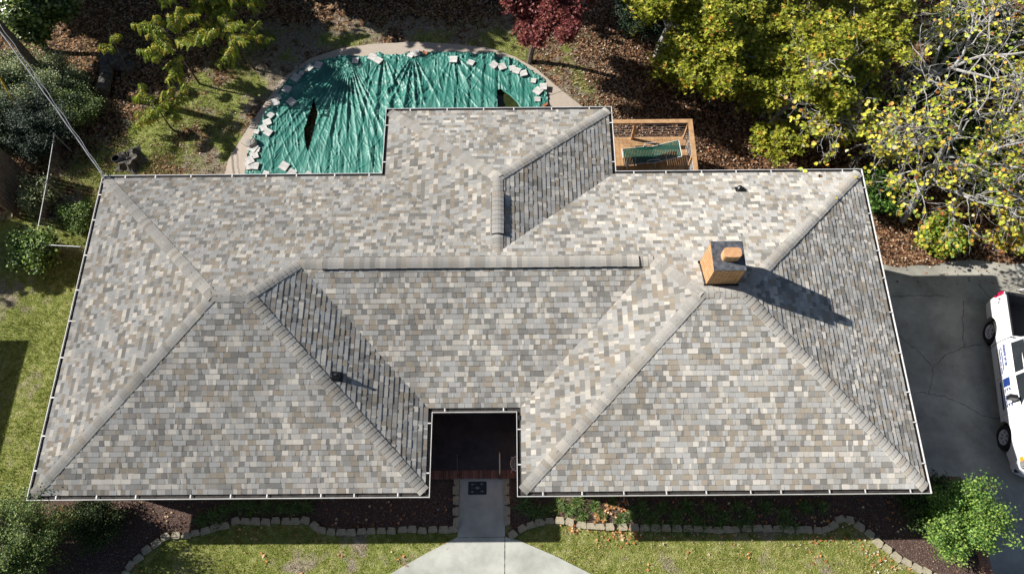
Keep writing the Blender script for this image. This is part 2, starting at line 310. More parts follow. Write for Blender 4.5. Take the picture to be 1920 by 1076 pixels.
# ------------------------------------------------------------ pavings
xy = lambda *p: np.array(p)*S
drv = xy((25.4, .62), (28.95, .62), (28.95, -9), (36.5, -9), (36.5, 9.4), (33.9, 9.3), (32.5, 9.5), (31.5, 9.45), (30.8, 9.25), (30.2, 9.3), (29.4, 9.2), (28.6, 9.4), (27.9, 9.2), (27.3, 9.2), (25.4, 9.3))
drive = sheet('driveway', drv, .03, M['drive'], 'cracked concrete driveway beside the right end of the house')
def strip(name, pts, h, wd, parent, jit=.03, zo=.034, mat=None):
    P = np.array([at(u, v, h)[:2] for u, v in pts]); Q = []
    for i in range(len(P)-1):
        L = np.linalg.norm(P[i+1]-P[i]); n = max(2, int(L/.07))
        for k in range(n): Q.append(P[i]+(P[i+1]-P[i])*k/n+rnd(-jit, jit, 2))
    Q.append(P[-1]); Q = np.array(Q); d = np.gradient(Q, axis=0); nn = np.c_[-d[:, 1], d[:, 0]]; nn /= np.linalg.norm(nn, axis=1)[:, None]+1e-9
    ww = wd*rnd(.5, 1.4, len(Q))[:, None]; A_ = Q+nn*ww/2; B2 = Q-nn*ww/2; mb = MB()
    V = np.concatenate([np.c_[A_, gz(A_[:, 0], A_[:, 1])+zo], np.c_[B2, gz(B2[:, 0], B2[:, 1])+zo]]); n = len(Q)
    mb.add(V, [[i, i+1, n+i+1, n+i] for i in range(n-1)]); o = mb.build(name, mat or M['crack'], parent); o['kind'] = 'structure'; return o
HD = -4.75
for pts in ([(1676, 553), (1720, 550), (1765, 550), (1785, 554)], [(1688, 625), (1720, 650), (1752, 687)], [(1845, 642), (1812, 648), (1775, 665), (1757, 682), (1752, 688), (1750, 705), (1741, 738)],
            [(1712, 740), (1728, 736), (1742, 739), (1770, 745), (1800, 758), (1835, 780), (1868, 787), (1885, 778)], [(1812, 648), (1811, 600), (1812, 560)], [(1840, 528), (1866, 560)], [(1868, 787), (1872, 776), (1880, 772)]):
    strip('driveway_crack', pts, HD, .017, drive)
walk = pxpoly([(863, 893), (946, 893), (947, 1006), (974, 1013), (1040, 1041), (1110, 1076), (1180, 1120), (1250, 1180), (1290, 1240), (560, 1240), (590, 1180), (660, 1120), (733, 1074), (800, 1036), (858, 1006)], HF)
walkway = sheet('walkway', walk, .035, M['concrete'], 'pale concrete front walk widening into a round pad')
strip('walkway_joint', [(946.5, 1004), (946, 1100), (944, 1240)], HF, .018, walkway, 0, .039); strip('walkway_joint', [(859, 1007), (946, 1006)], HF, .01, walkway, 0, .039)
pd = pxpoly([(400, 420), (418, 345), (428, 300), (452, 262), (490, 205), (530, 150), (580, 112), (640, 92), (700, 84), (780, 80), (860, 85), (920, 92), (965, 108), (1005, 130), (1042, 162), (1098, 205), (1140, 240), (1150, 420)], -2.95); pdfull = pd; pd = np.concatenate([pd, pxpoly([(1008, 402), (1003, 205), (989, 156), (947, 131), (878, 124), (780, 122), (682, 126), (614, 136), (565, 160), (531, 204), (507, 252), (491, 300), (487, 402)], -2.9)])
pool_deck = sheet('pool_deck', pd, .04, M['aggregate'], 'tan exposed aggregate concrete deck curving round the pool')
strip('deck_joint', [(1022, 182), (1058, 169)], -2.9, .015, pool_deck, 0, .044)
strip('deck_joint', [(562, 108), (574, 124)], -2.9, .015, pool_deck, 0, .044); strip('deck_joint', [(452, 268), (470, 280)], -2.9, .015, pool_deck, 0, .044)

# ------------------------------------------------------------ house
house = thing('house', (0, 0, -2.75*S), 'long single storey brick house with a variegated grey shingle hip roof and white gutters', 'house')
hh = D/2*T1; rr = (D-YC)/2; kk = (XQ-XP)/2
P1 = (D/2, D/2, hh); P2 = (XA-hh/T2, D/2, hh); P3 = (XB+hh/T4, D/2, hh); P4 = (W-D/2, D/2, hh)
R1 = (XA-rr*T1/T2, (D+YC)/2, rr*T1); R2 = (XB+rr*T1/T4, (D+YC)/2, rr*T1)
TT = ((XP+XQ)/2, D+EB-kk*T3/T1, kk*T3); SS = ((XP+XQ)/2, D-kk*T3/T1, kk*T3)
Z = lambda *p: (*p, 0.0)
L_, K_, J_, I_, H_, G0, F_, E0, D0, C0, B0, A0 = Z(0, 0), Z(XA, 0), Z(XA, YC), Z(XB, YC), Z(XB, 0), Z(W, 0), Z(W, D), Z(XQ, D), Z(XQ, D+EB), Z(XP, D+EB), Z(XP, D), Z(0, D)
PAL = np.array([(.66, .62, .56), (.52, .49, .445), (.445, .445, .44), (.40, .40, .39), (.345, .29, .225), (.30, .255, .195), (.245, .24, .228), (.175, .172, .163), (.37, .35, .32)])*1.08; PAL = (PAL*.70+PAL.mean(0)*.30)*[1.0, 1.0, .985]
PW = np.array([.10, .13, .19, .12, .11, .06, .13, .09, .09]); PW /= PW.sum()
def clip(poly, edges):
    for (nx, ny, c) in edges:
        out = []
        for i in range(len(poly)):
            a = poly[i]; b_ = poly[(i+1) % len(poly)]; da = nx*a[0]+ny*a[1]-c; db = nx*b_[0]+ny*b_[1]-c
            if da >= 0: out.append(a)
            if (da >= 0) != (db >= 0): q = da/(da-db); out.append((a[0]+(b_[0]-a[0])*q, a[1]+(b_[1]-a[1])*q))
        poly = out
        if len(poly) < 3: return []
    return poly
def slope(polys, sdir, updir, slopeT, origin, seed, label):
    """one roof plane of overlapping laminated shingle tabs"""
    rs = np.random.default_rng(seed); sd_ = np.array([*sdir, 0.]); u = np.array([updir[0], updir[1], slopeT]); u /= np.linalg.norm(u); n = np.cross(sd_, u); n *= np.sign(n[2]); o = np.array(origin)*S
    mb = MB(); P2d = []
    for poly in polys:
        q = [((np.array(p)*S-o)@sd_, (np.array(p)*S-o)@u) for p in poly]; ar = sum(q[i][0]*q[(i+1) % len(q)][1]-q[(i+1) % len(q)][0]*q[i][1] for i in range(len(q)))
        if ar < 0: q = q[::-1]
        ed = []
        for i in range(len(q)):
            a, b_ = q[i], q[(i+1) % len(q)]; nx, ny = -(b_[1]-a[1]), b_[0]-a[0]; l = math.hypot(nx, ny); nx /= l; ny /= l; ed.append((nx, ny, nx*a[0]+ny*a[1]))
        P2d.append((q, ed)); V = [o+sd_*s_+u*r_-n*.012 for s_, r_ in q]; V += [v-np.array([0, 0, .07]) for v in V]; k = len(q)
        mb.add(V, [list(range(k))], (.1, .1, .1)); b0 = mb.n-2*k; mb.lo.append(np.arange(2*k-1, k-1, -1)+b0); mb.ct.append(np.array([k])); mb.co.append(np.array([[.1, .1, .1]]))
        mb.v[-1] = np.array(V)
        mb.add(V, [[i, k+i, k+(i+1) % k, (i+1) % k] for i in range(k)], (.08, .08, .08))
    ex = .143; smin = min(p[0] for q, _ in P2d for p in q)-.5; smax = max(p[0] for q, _ in P2d for p in q)+.5; rmax = max(p[1] for q, _ in P2d for p in q); rmin = min(p[1] for q, _ in P2d for p in q)
    for k in range(int(rmin//ex), int(rmax/ex)+1):
        r0 = k*ex+rs.uniform(-.003, .003); r1 = (k+1)*ex+.006; s_ = smin+rs.uniform(0, .3); last = -1; run = 0; thick = .014
        while s_ < smax:
            wd = rs.choice([.06, .095, .13, .165, .2, .27], p=[.14, .22, .25, .2, .13, .06])*rs.uniform(.9, 1.1)
            ci = rs.choice(len(PAL), p=PW); col = PAL[ci]*rs.uniform(.93, 1.07); thick = rs.choice([.006, .013])
            rect = [(s_+.0012, r0), (s_+wd-.0012, r0), (s_+wd-.0012, r1), (s_+.0012, r1)]; s_ += wd
            for q, ed in P2d:
                if all(nx*x+ny*y-c >= 0 for x, y in rect for nx, ny, c in ed): pl = rect
                elif all(any(nx*x+ny*y-c < 0 for nx, ny, c in ed) for x, y in rect) and all(not (min(p[0] for p in q) <= x <= max(p[0] for p in q)) for x, y in rect): continue
                else: pl = clip(rect, ed)
                if len(pl) < 3: continue
                top = [o+sd_*a+u*b_+n*(thick*(1-(b_-r0)/ex)+.001) for a, b_ in pl]; bot = [o+sd_*a+u*b_-n*.008 for a, b_ in pl]; kx = len(pl); b1 = mb.n
                mb.add(top+bot, [list(range(kx))], col); mb.add(np.zeros((0, 3)), [[i+b1-mb.n, kx+i+b1-mb.n, kx+(i+1) % kx+b1-mb.n, (i+1) % kx+b1-mb.n] for i in range(kx)], col*.3)
    return tag(mb.build('roof_slope', M['shingle'], house), label)
def strips(top, bot):
    """convex vertical strips between two chains of points sorted by x"""
    xs = sorted({round(p[0], 6) for p in top+bot}); f = lambda ch, x: [np.interp(x, [p[0] for p in ch], [p[i] for p in ch]) for i in range(3)]; out = []
    for x0, x1 in zip(xs[:-1], xs[1:]):
        q = [f(bot, x0), f(bot, x1), f(top, x1), f(top, x0)]; q = [p for i, p in enumerate(q) if np.linalg.norm(np.array(p)-q[i-1]) > 1e-6]
        if len(q) > 2: out.append(q)
    return out
slope([[L_, K_, P2, P1]], (1, 0), (0, 1), T1, L_, 1, 'front roof slope over the left wing')
slope([[L_, P1, A0]], (0, 1), (1, 0), T1, L_, 2, 'roof slope over the left end')
slope([[K_, J_, R1, P2]], (0, 1), (-1, 0), T2, K_, 3, 'steep inner roof slope of the left wing with deep shadow lines')
slope([[J_, I_, R2, R1]], (1, 0), (0, 1), T1, J_, 4, 'front roof slope above the entry court')
slope([[H_, P3, R2, I_]], (0, 1), (1, 0), T4, H_, 5, 'inner roof slope of the right wing')
slope([[H_, G0, P4, P3]], (1, 0), (0, 1), T1, H_, 6, 'front roof slope over the right wing')
slope([[G0, F_, P4]], (0, 1), (-1, 0), T1, G0, 7, 'roof slope over the right end')
slope(strips([A0, B0, SS, E0, F_], [A0, P1, P2, R1, R2, P3, P4, F_]), (1, 0), (0, -1), T1, A0, 8, 'long back roof slope')
slope([[C0, D0, TT]], (1, 0), (0, -1), T1, C0, 9, 'back hip slope of the rear bump-out')
slope([[C0, TT, SS, B0]], (0, 1), (1, 0), T3, B0, 10, 'left slope of the rear bump-out')
slope([[D0, E0, SS, TT]], (0, 1), (-1, 0), T3, E0, 11, 'right slope of the rear bump-out with deep shadow lines')
def caps(A, B_, n1, n2, seed, lift=.008, wd=.152, light=1.0, sk=.9, t0=0., t1=1., name='ridge_cap', th=.008):
    """a line of overlapping bent cap shingles from the low end A to the high end B"""
    rs = np.random.default_rng(seed); A = np.array(A)*S; B_ = np.array(B_)*S; A, B_ = A+(B_-A)*t0, A+(B_-A)*t1; d = B_-A; L = np.linalg.norm(d); d /= L; mb = MB(); n = int(L/.142); st = L/n
    ws = []
    for nn in (n1, n2):
        nn = np.array(nn, float); nn /= np.linalg.norm(nn); w_ = np.cross(d, nn); w_ /= np.linalg.norm(w_)
        if w_[2] > 0: w_ = -w_
        ws.append(w_)
    if abs(d[2]) < 1e-6 or True:
        if ws[0]@ws[1] > .99: ws[1] = -ws[0]
    up = np.cross(d, ws[0]); up = up if up[2] > 0 else -up; up2 = np.cross(d, ws[1]); up2 = up2 if up2[2] > 0 else -up2; um = up+up2; um /= np.linalg.norm(um)
    pp = PAL[[0, 1, 2, 3, 4, 6, 8, 8, 3, 2]]
    for i in range(n):
        a = A+d*(i*st); b_ = a+d*(st*1.25); col = pp[rs.integers(len(pp))]*.55+PAL.mean(0)*.45; col = col*light*rs.uniform(.93, 1.07)
        V = []; wdi = wd*rs.uniform(.96, 1.04)
        for q, h in ((a, .008+th), (b_, .007)):
            for k, (w_, uu) in enumerate(((ws[0], up), (ws[0], up), (None, um), (ws[1], up2), (ws[1], up2))):
                f = [1, .35, 0, .35, 1][k]; p = q+(w_*wdi*f if w_ is not None else 0)+uu*(h+lift)+(um*(-.012 if w_ is None else 0)); V.append(p)
        V += [V[k]-um*(.02+lift*sk) for k in range(5)]+[V[5]-um*(.015+lift*sk), V[9]-um*(.015+lift*sk)]
        mb.add(V, [[0, 1, 6, 5], [1, 2, 7, 6], [2, 3, 8, 7], [3, 4, 9, 8], [10, 11, 1, 0], [11, 12, 2, 1], [12, 13, 3, 2], [13, 14, 4, 3], [10, 0, 5, 15], [4, 14, 16, 9]], col)
    o = mb.build(name, M['shingle'], house); return o
nF, nB = (0, -T1, 1), (0, T1, 1); nLE, nRE = (-T1, 0, 1), (T1, 0, 1); nLI, nRI = (T2, 0, 1), (-T4, 0, 1); nbl, nbr = (-T3, 0, 1), (T3, 0, 1)
i_ = .995
for k, (a, b_, n1, n2) in enumerate([(L_, P1, nF, nLE), (A0, P1, nB, nLE), (K_, P2, nF, nLI), (H_, P3, nF, nRI), (G0, P4, nF, nRE), (F_, P4, nB, nRE), (C0, TT, nB, nbl), (D0, TT, nB, nbr), (R1, P2, nB, nLI), (R2, P3, nB, nRI)]):
    caps(a, b_, n1, n2, 40+k, t0=.004)
caps(P1, P2, nF, nB, 60); caps(P4, P3, nF, nB, 61, lift=.004); caps(SS, TT, nbl, nbr, 62)
rl = np.array(R2)-np.array(R1); q0 = .07; q1 = .955
caps(R1, R2, nF, nB, 63, t1=q0)
caps(R2, R1, nF, nB, 65, t1=1-q1)
# ridge vents, raised caps on a dark baffle
def ridge_vent(A, B_, n1, n2, seed, t0, t1, label):
    A = np.array(A)*S; B_ = np.array(B_)*S; a = A+(B_-A)*t0; c = A+(B_-A)*t1; d = (c-a)/np.linalg.norm(c-a); mb = MB()
    for nn in (n1, n2):
        nn = np.array(nn, float); nn /= np.linalg.norm(nn); w_ = np.cross(d, nn); w_ = w_ if w_[2] < 0 else -w_
        mid = (a+c)/2+w_*.085+nn*.014; mb.box(mid+nn*.012, (np.linalg.norm(c-a)+.02, .20, .05), axes=[d, w_, nn])
    o = mb.build('ridge_vent', M['vent_black'], house); tag(o, label)
    cp = caps(A/S, B_/S, n1, n2, seed, lift=.056, wd=.155, t0=t0, t1=t1, name='vent_cap', th=.012, sk=-.2); cp.parent = o; return o
ridge_vent(R1, R2, nF, nB, 64, q0, q1, 'long raised ridge vent with dark open sides')
ridge_vent(SS, TT, nbl, nbr, 66, .24, .78, 'short raised ridge vent on the rear bump-out')
# gutters
PL = [L_, K_, J_, I_, H_, G0, F_, E0, D0, C0, B0, A0]; PL2 = [np.array(p[:2])*S for p in PL]
def offs(dist):
    out = []
    for i in range(len(PL2)):
        a, b_, c = PL2[i-1], PL2[i], PL2[(i+1) % len(PL2)]; d1 = (b_-a)/np.linalg.norm(b_-a); d2 = (c-b_)/np.linalg.norm(c-b_)
        out.append(b_+dist*(np.array([d1[1], -d1[0]])+np.array([d2[1], -d2[0]])))
    return out
O0, O1, O2, O3 = offs(.004), offs(.105), offs(.120), offs(-.012); n_ = len(PL2)
for i in range(n_):
    j = (i+1) % n_; mb = MB()
    band = lambda A_, B2: [A_[i], A_[j], B2[j], B2[i]]
    mb.prism(band(O1, O2)[::-1], -.028, -.003); mb.prism(band(offs(.104), O2)[::-1], -.125, -.028); mb.prism(band(offs(.106), offs(.03))[::-1], -.125, -.115)
    gt = mb.build('gutter', M['white_metal'], house)
    mb = MB(); mb.prism(band(offs(.102), O0), -.09, -.055); mb.build('gutter_shade_debris', M['gutter_shade_dirt'], gt)  # dark slab in the channel, debris and painted shadow together
    L = np.linalg.norm(PL2[j]-PL2[i]); d = (PL2[j]-PL2[i])/L; o_ = np.array([d[1], -d[0]]); nh = max(2, int(L/1.05))
    for k in range(nh):
        q = PL2[i]+d*(L*(k+.5+RNG.uniform(-.15, .15))/nh)+o_*.04; hb = MB(); hb.box((q[0], q[1], .002), (.032, .11, .006) if abs(d[0]) > .5 else (.11, .032, .006)); hb.build('hanger', M['white_metal'], gt)
mb = MB(); fo = offs(-.02)
for i in range(n_):
    j = (i+1) % n_; mb.prism([offs(0)[i], offs(0)[j], fo[j], fo[i]], -.17, -.02)
mb.build('fascia', M['white_metal'], house)
mb = MB(); so_ = offs(-.02); si = offs(-.55)
for i in range(n_):
    j = (i+1) % n_; mb.prism([so_[i], so_[j], si[j], si[i]], -.168, -.15)
mb.build('soffit', M['soffit'], house)
WP = offs(-.5); mb = MB(); mb.prism([tuple(p) for p in WP], -4.9*S, -.19); mb.build('wall', M['brick'], house)
# openings
M['glass'] = noisemat('window_glass', (.02, .025, .03), (.03, .035, .04), 2, .08, 0, spec=.8)
def window(x, y, z, wd, ht, nx, ny):
    fr = MB(); tx, ty = -ny, nx
    ax = [[tx, ty, 0], [nx, ny, 0], [0, 0, 1]]
    for s_ in (-1, 1):
        fr.box((x+tx*s_*wd/2+nx*.01, y+ty*s_*wd/2+ny*.01, z), (.07, .06, ht+.07), axes=ax); fr.box((x+nx*.012, y+ny*.012, z+s_*ht/2), (wd-.07, .058, .07), axes=ax)
    fr.box((x+nx*.008, y+ny*.008, z), (wd-.07, .04, .05), axes=ax); f = fr.build('window', M['white_metal'], house)
    p = MB(); p.box((x, y, z), (wd-.07, .02, ht-.07), axes=ax); p.build('pane', M['glass'], f)
for x in (3.2, 8.2, 17.0, 22.3): window(x*S, WP[0][1], -1.2, 1.5, 1.25, 0, -1)
for y in (3, 7): window(WP[0][0], y*S, -1.2, 1.2, 1.2, -1, 0); window(WP[5][0], y*S, -1.3, 1.2, 1.1, 1, 0)
for x in (3, 7, 21, 24): window(x*S, WP[6][1], -1.2, 1.4, 1.2, 0, 1)
window(13.6*S, WP[9][1], -1.2, 2.2, 1.4, 0, 1)
db = MB(); db.box((12.85*S, WP[2][1]-.02, -1.33), (.95, .05, 2.05)); dr = db.build('door', M['old_wood'], house); hb = MB(); hb.tube([(12.45*S, WP[2][1]-.09, -1.4), (12.45*S, WP[2][1]-.045, -1.4)], .028, 10); hb.build('door_handle', M['cable'], dr)
# chimney
CX0, CX1, CY0, CY1 = 19.68*S, 20.57*S, 5.56*S, 6.45*S; ct = 3.17*S
mb = MB(); mb.box(((CX0+CX1)/2, (CY0+CY1)/2, (ct+1.2)/2), (CX1-CX0, CY1-CY0, ct-1.2)); ch = mb.build('chimney', M['chimney_brick'], house)
ch['label'] = 'square orange brick chimney just behind the right ridge'
mb = MB(); mb.box(((CX0+CX1)/2, (CY0+CY1)/2, ct+.012), (CX1-CX0+.012, CY1-CY0+.012, .03)); mb.build('chimney_cap', M['cap_mortar'], ch)
f0 = at(1355, 490, 3.2); mb = MB(); fx, fy = 20.16*S, 5.97*S; prof = []
for k in range(28):
    a = k*2*math.pi/28; e = 4.; prof.append((fx+.225*np.sign(math.cos(a))*abs(math.cos(a))**(2/e), fy+.135*np.sign(math.sin(a))*abs(math.sin(a))**(2/e)))
mb.prism(prof, ct, ct+.30); fl = mb.build('flue', M['clay'], ch)
mb = MB()
for s_, (x, y) in enumerate([((CX0+CX1)/2, CY0), ((CX0+CX1)/2, CY1), (CX0, (CY0+CY1)/2), (CX1, (CY0+CY1)/2)]):
    zz = (D*S-y)*T1 if s_ < 2 else (D*S-(CY0+CY1)/2)*T1
    ang = math.atan(T1); ax = [[1, 0, 0], [0, math.cos(ang), -math.sin(ang)], [0, math.sin(ang), math.cos(ang)]]
    mb.box((x, y, zz+.03), (CX1-CX0+.1, .05, .05) if s_ < 2 else (.05, CY1-CY0+.08, .05), axes=ax)
mb.build('flashing', M['vent_black'], ch)
# roof vents
def slope_frame(n): n = np.array(n, float); n /= np.linalg.norm(n); return n
def pipe_vent(x, y, z, n, H, label, stub=False):
    n = slope_frame(n); tx = np.cross([0, 1, 0], n); tx /= np.linalg.norm(tx); ty = np.cross(n, tx); mb = MB(); q = np.array([x, y, z])
    mb.box(q+n*.02, (.3, .26, .012), axes=[tx, ty, n]); a = np.arange(16)
    mb.tube([q, q+n*.03+np.array([0, 0, .09]), q+np.array([0, 0, .12])], [.105, .075, .055], 16)
    o = mb.build('vent_flashing', M['vent_black'], house); tag(o, label)
    mb = MB(); mb.tube([q, q+np.array([0, 0, H])], .038, 14); mb.build('vent_pipe', M['dark_metal'], o); return o
x, y = 7.6, 0
def on_slope(u, v, n, k0):
    d = _fw*FPX+_r2*(u-960)-_u2*(v-538); n = np.array(n, float); return (CAM+d*((k0-n@CAM)/(n@d)))*S
q = on_slope(632, 706, (T2, 0, 1), XA*T2); pipe_vent(*q, (T2, 0, 1), .24, 'black pipe vent with rubber boot on the inner left slope')
q = on_slope(1387, 356, (0, T1, 1), D*T1); n = slope_frame((0, T1, 1)); mb = MB(); tx = np.array([1, 0, 0]); ty = np.cross(n, tx)
mb.box(q+n*.02, (.28, .22, .012), axes=[tx, ty, n]); mb.lathe([(0, .14), (.05, .13), (.09, .09), (.1, .0)], q, 16, axes=[tx, ty, n]); mb.tube([q+n*.07, q+n*.07+np.array([.12, -.1, -.0])], [.04, .03], 10)
tag(mb.build('roof_vent', M['vent_black'], house), 'small black gooseneck vent on the back slope near the right')
# downspout elbow at the court corner
q = at(974, 783, 0); mb = MB(); mb.box((q[0], q[1], -.03), (.1, .13, .09)); mb.box((q[0]-.0, q[1], -1.3), (.07, .09, 2.3)); mb.build('downspout', M['dark_metal'], house)
# ------------------------------------------------------------ neighbouring house that shades the left lawn
nb = thing('neighbor_house', (-12*S, 3*S, -2.75*S), 'brick house with a hip roof next door, left of the side lawn', 'house')
mb = MB(); mb.box((-12.2*S, 1.5*S, -1.05), (7.4*S, 9.6*S, 2.9)); mb.build('wall', M['brick'], nb)
mb = MB(); x0, x1, y0, y1, ze = -16.8*S, -7.6*S, -4*S, 6.94*S, .4*S; cx = (x0+x1)/2; hw = (x1-x0)/2
mb.add([(x0, y0, ze), (x1, y0, ze), (x1, y1, ze), (x0, y1, ze), (cx, y0+hw, ze+hw*.4), (cx, y1-hw, ze+hw*.4)], [[0, 1, 4, 4], [2, 3, 5, 5]], (.2, .19, .18)); mb.lo = [np.array([0, 1, 4, 2, 3, 5])]; mb.ct = [np.array([3, 3])]
mb.add(np.zeros((0, 3)), [[-6+1, -6+2, -6+5, -6+4], [-6+3, -6+0, -6+4, -6+5], [-6+3, -6+2, -6+1, -6+0]], (.2, .19, .18)); mb.build('roof', M['shingle'], nb)

# ------------------------------------------------------------ edging blocks
bmb = MB(); pr = [(-.12, -.085), (.12, -.085), (.138, -.02), (.10, .092), (-.10, .092), (-.138, -.02)]; bmb.prism(pr, -.06, .085)
def dup(o, loc, rz, label=None, sc_=None):
    c = o.copy(); sc.collection.objects.link(c); c.location = loc; c.rotation_euler = (0, 0, rz)
    if sc_: c.scale = sc_
    if label: c['label'] = label
    for ch in o.children:
        k = ch.copy(); sc.collection.objects.link(k); k.parent = c
        for g2 in ch.children: l = g2.copy(); sc.collection.objects.link(l); l.parent = k
    return c
ORD = lambda k: '%d%s' % (k, 'th' if 10 <= k % 100 <= 20 else {1: 'st', 2: 'nd', 3: 'rd'}.get(k % 10, 'th'))
proto = None
def place_block(p, rz, label, grp):
    global proto
    z = float(gz(p[0], p[1])); sc_ = (rnd(.92, 1.1), rnd(.9, 1.15), rnd(.9, 1.2))
    if proto is None:
        proto = bmb.build('edging_block', M['edging']); proto.location = (p[0], p[1], z); proto.rotation_euler = (0, 0, rz); o = proto
    else: o = dup(proto, (p[0], p[1], z), rz, sc_=sc_)
    o['label'] = label; o['category'] = 'edging block'; o['group'] = grp; bv = None
    return o
for nm, ed, side, rev in (('left', EDGE_L, 'left front bed', True), ('right', EDGE_R, 'right front bed', False)):
    P = pxpoly(ed, HF+.06); 
    if rev: P = P[::-1]
    out = [P[0]]
    for i in range(1, len(P)):                       # fill the spans hidden in plants as well
        L = np.linalg.norm(P[i]-P[i-1]); n = max(1, int(round(L/.29)))
        for k in range(1, n+1): out.append(P[i-1]+(P[i]-P[i-1])*k/n)
    P = np.array(out); T_ = np.gradient(P, axis=0)
    for k, p in enumerate(P):
        a = math.atan2(T_[k][1], T_[k][0]); a = a if nm == 'right' else a+math.pi
        place_block(p+rnd(-.012, .012, 2), a+rnd(-.12, .12), 'tan concrete edging block, %s from the front walk in the %s' % (ORD(k+1), side), 'edging blocks round the front beds')
for sx, xs, nm in ((858, [(856, 978), (855, 958), (855, 937), (855, 918), (857, 900)], 'left'), (950, [(951, 975), (951, 957), (950, 937), (949, 918), (949, 900)], 'right')):
    for k, q in enumerate(xs):
        place_block(at(*q, HF+.06)[:2], (math.pi/2 if nm == 'right' else -math.pi/2)*(-1)+rnd(-.08, .08), 'grey edging block on the %s side of the front walk, %s from the lawn' % (nm, ORD(k+1)), 'edging blocks beside the walk')

# ------------------------------------------------------------ retaining wall
rw = thing('retaining_wall', (XW*S, -3*S, -3.3*S), 'low red brick retaining wall between the front lawn and the driveway', 'wall')
M['red_brick'] = brickmat('red_brick', (.36, .17, .11), (.27, .12, .08), (.25, .21, .18))
mb = MB(); mb.box(((XW+.02)*S, -4.2*S, -3.5*S), (.2, 9.5*S, 1.7*S)); mb.box(((XW+26.6)*S/2, .62*S, -3.7*S), ((XW-26.6)*S-.1, .2, 1.9*S)); mb.build('wall_face', M['red_brick'], rw)
mb = MB()
for k in range(115): mb.box(((XW+.03)*S, .5*S-k*.072, -2.62*S+rnd(-.003, .003)), (.235, .063, .055), col=(.3, .15, .1))
mb.build('brick_coping', M['red_brick'], rw)

# ------------------------------------------------------------ entry court
en = thing('entry_porch', (12.8*S, 1.2*S, -2.7*S), 'shadowed entry court floor with a soldier course brick edge', 'porch')
M['shade_floor'] = noisemat('shade_dark_porch_floor', (.02, .021, .026), (.045, .046, .055), 3, .6, .2)  # floor colour kept very low, the court's shade is painted into it
mb = MB(); mb.prism([(10.95*S, 1.02*S), (14.75*S, 1.02*S), (14.75*S, 3.2*S), (10.95*S, 3.2*S)], -2.9*S, -2.45*S); mb.build('porch_floor', M['shade_floor'], en)
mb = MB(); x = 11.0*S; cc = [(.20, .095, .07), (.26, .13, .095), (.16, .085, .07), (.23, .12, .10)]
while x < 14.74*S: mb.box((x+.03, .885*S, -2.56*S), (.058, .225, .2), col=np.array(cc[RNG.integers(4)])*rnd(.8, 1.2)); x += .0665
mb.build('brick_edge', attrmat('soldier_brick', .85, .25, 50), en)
for k, (u, v, nm) in enumerate([(938, 890, 'grey metal handrail on the right side of the entry step'), (861, 890, 'black metal handrail on the left side of the entry step')]):
    p = at(u, v+4, -2.7); t = thing('handrail', (p[0], p[1], -2.72*S), nm, 'handrail'); mat = M['galv'] if k == 0 else M['dark_metal']; z0 = -2.7*S
    mb = MB(); mb.tube([(p[0], p[1]-.02, z0+.82), (p[0], p[1]+.05, z0+.92), (p[0], p[1]+.5, z0+1.05), (p[0], p[1]+.56, z0+1.0)], .02, 8); mb.build('rail', mat, t)
    for dy, dz in ((0, .84), (.5, 1.04)): mb = MB(); mb.bar((p[0], p[1]+dy, z0-.02), (p[0], p[1]+dy, z0+dz), .03, .03); mb.box((p[0], p[1]+dy, z0+.01+(.2 if dy else 0)), (.12, .12, .02)); mb.build('post', M['dark_metal'], t)
p = at(895, 914.5, HF+.02); mz = float(gz(p[0], p[1]))+.035; mt = thing('doormat', (p[0], p[1], mz), 'black scalloped rubber doormat with pale diamond motifs at the foot of the step', 'doormat')
mb = MB(); pts = [(-.27, .19), (.27, .19), (.27, -.17)]; pts = [(-.27, -.17)]+[(-.27+.54*(k/40), -.17-.02*abs(math.sin(k/40*math.pi*9))) for k in range(1, 40)]+[(.27, -.17), (.27, .19), (-.27, .19)]
mb.prism([(p[0]+a, p[1]+b_) for a, b_ in pts], mz, mz+.012); mb.build('mat_base', M['dark_metal'], mt)
mb = MB()
for a, b_, w_ in ((-.15, .11, .055), (.13, .12, .055), (0, .01, .085), (-.15, -.1, .055), (.14, -.09, .055)):
    mb.prism([(p[0]+a-w_, p[1]+b_), (p[0]+a-w_*.4, p[1]+b_-w_*.22), (p[0]+a, p[1]+b_-w_*.5), (p[0]+a+w_*.4, p[1]+b_-w_*.22), (p[0]+a+w_, p[1]+b_), (p[0]+a+w_*.4, p[1]+b_+w_*.22), (p[0]+a, p[1]+b_+w_*.5), (p[0]+a-w_*.4, p[1]+b_+w_*.22)], mz+.0125, mz+.016)
mb.build('diamond_motif', noisemat('mat_motif', (.16, .2, .16), (.25, .3, .25), 30, .8, 0), mt)
# wrought iron chair, half under the right eave
c0 = at(972, 872, -2.3); cz = -2.45*S; ic = thing('iron_chair', (c0[0], c0[1], cz), 'grey wrought iron lattice chair at the right edge of the entry court', 'chair')
for dx in (-.2, .2):
    for dy in (-.19, .19): mb = MB(); mb.tube([(c0[0]+dx*1.1, c0[1]+dy*1.1, cz), (c0[0]+dx, c0[1]+dy, cz+.44)], .012, 6); mb.build('leg', M['galv'], ic)
mb = MB(); a = np.linspace(0, 2*math.pi, 25); mb.tube([(c0[0]+.23*math.cos(t_), c0[1]+.22*math.sin(t_), cz+.45) for t_ in a], .013, 6)
for k in range(-3, 4): mb.bar((c0[0]+k*.06, c0[1]-.2, cz+.45), (c0[0]+k*.06, c0[1]+.2, cz+.45), .012, .006); mb.bar((c0[0]-.2, c0[1]+k*.06, cz+.452), (c0[0]+.2, c0[1]+k*.06, cz+.452), .012, .006)
mb.build('seat', M['galv'], ic)
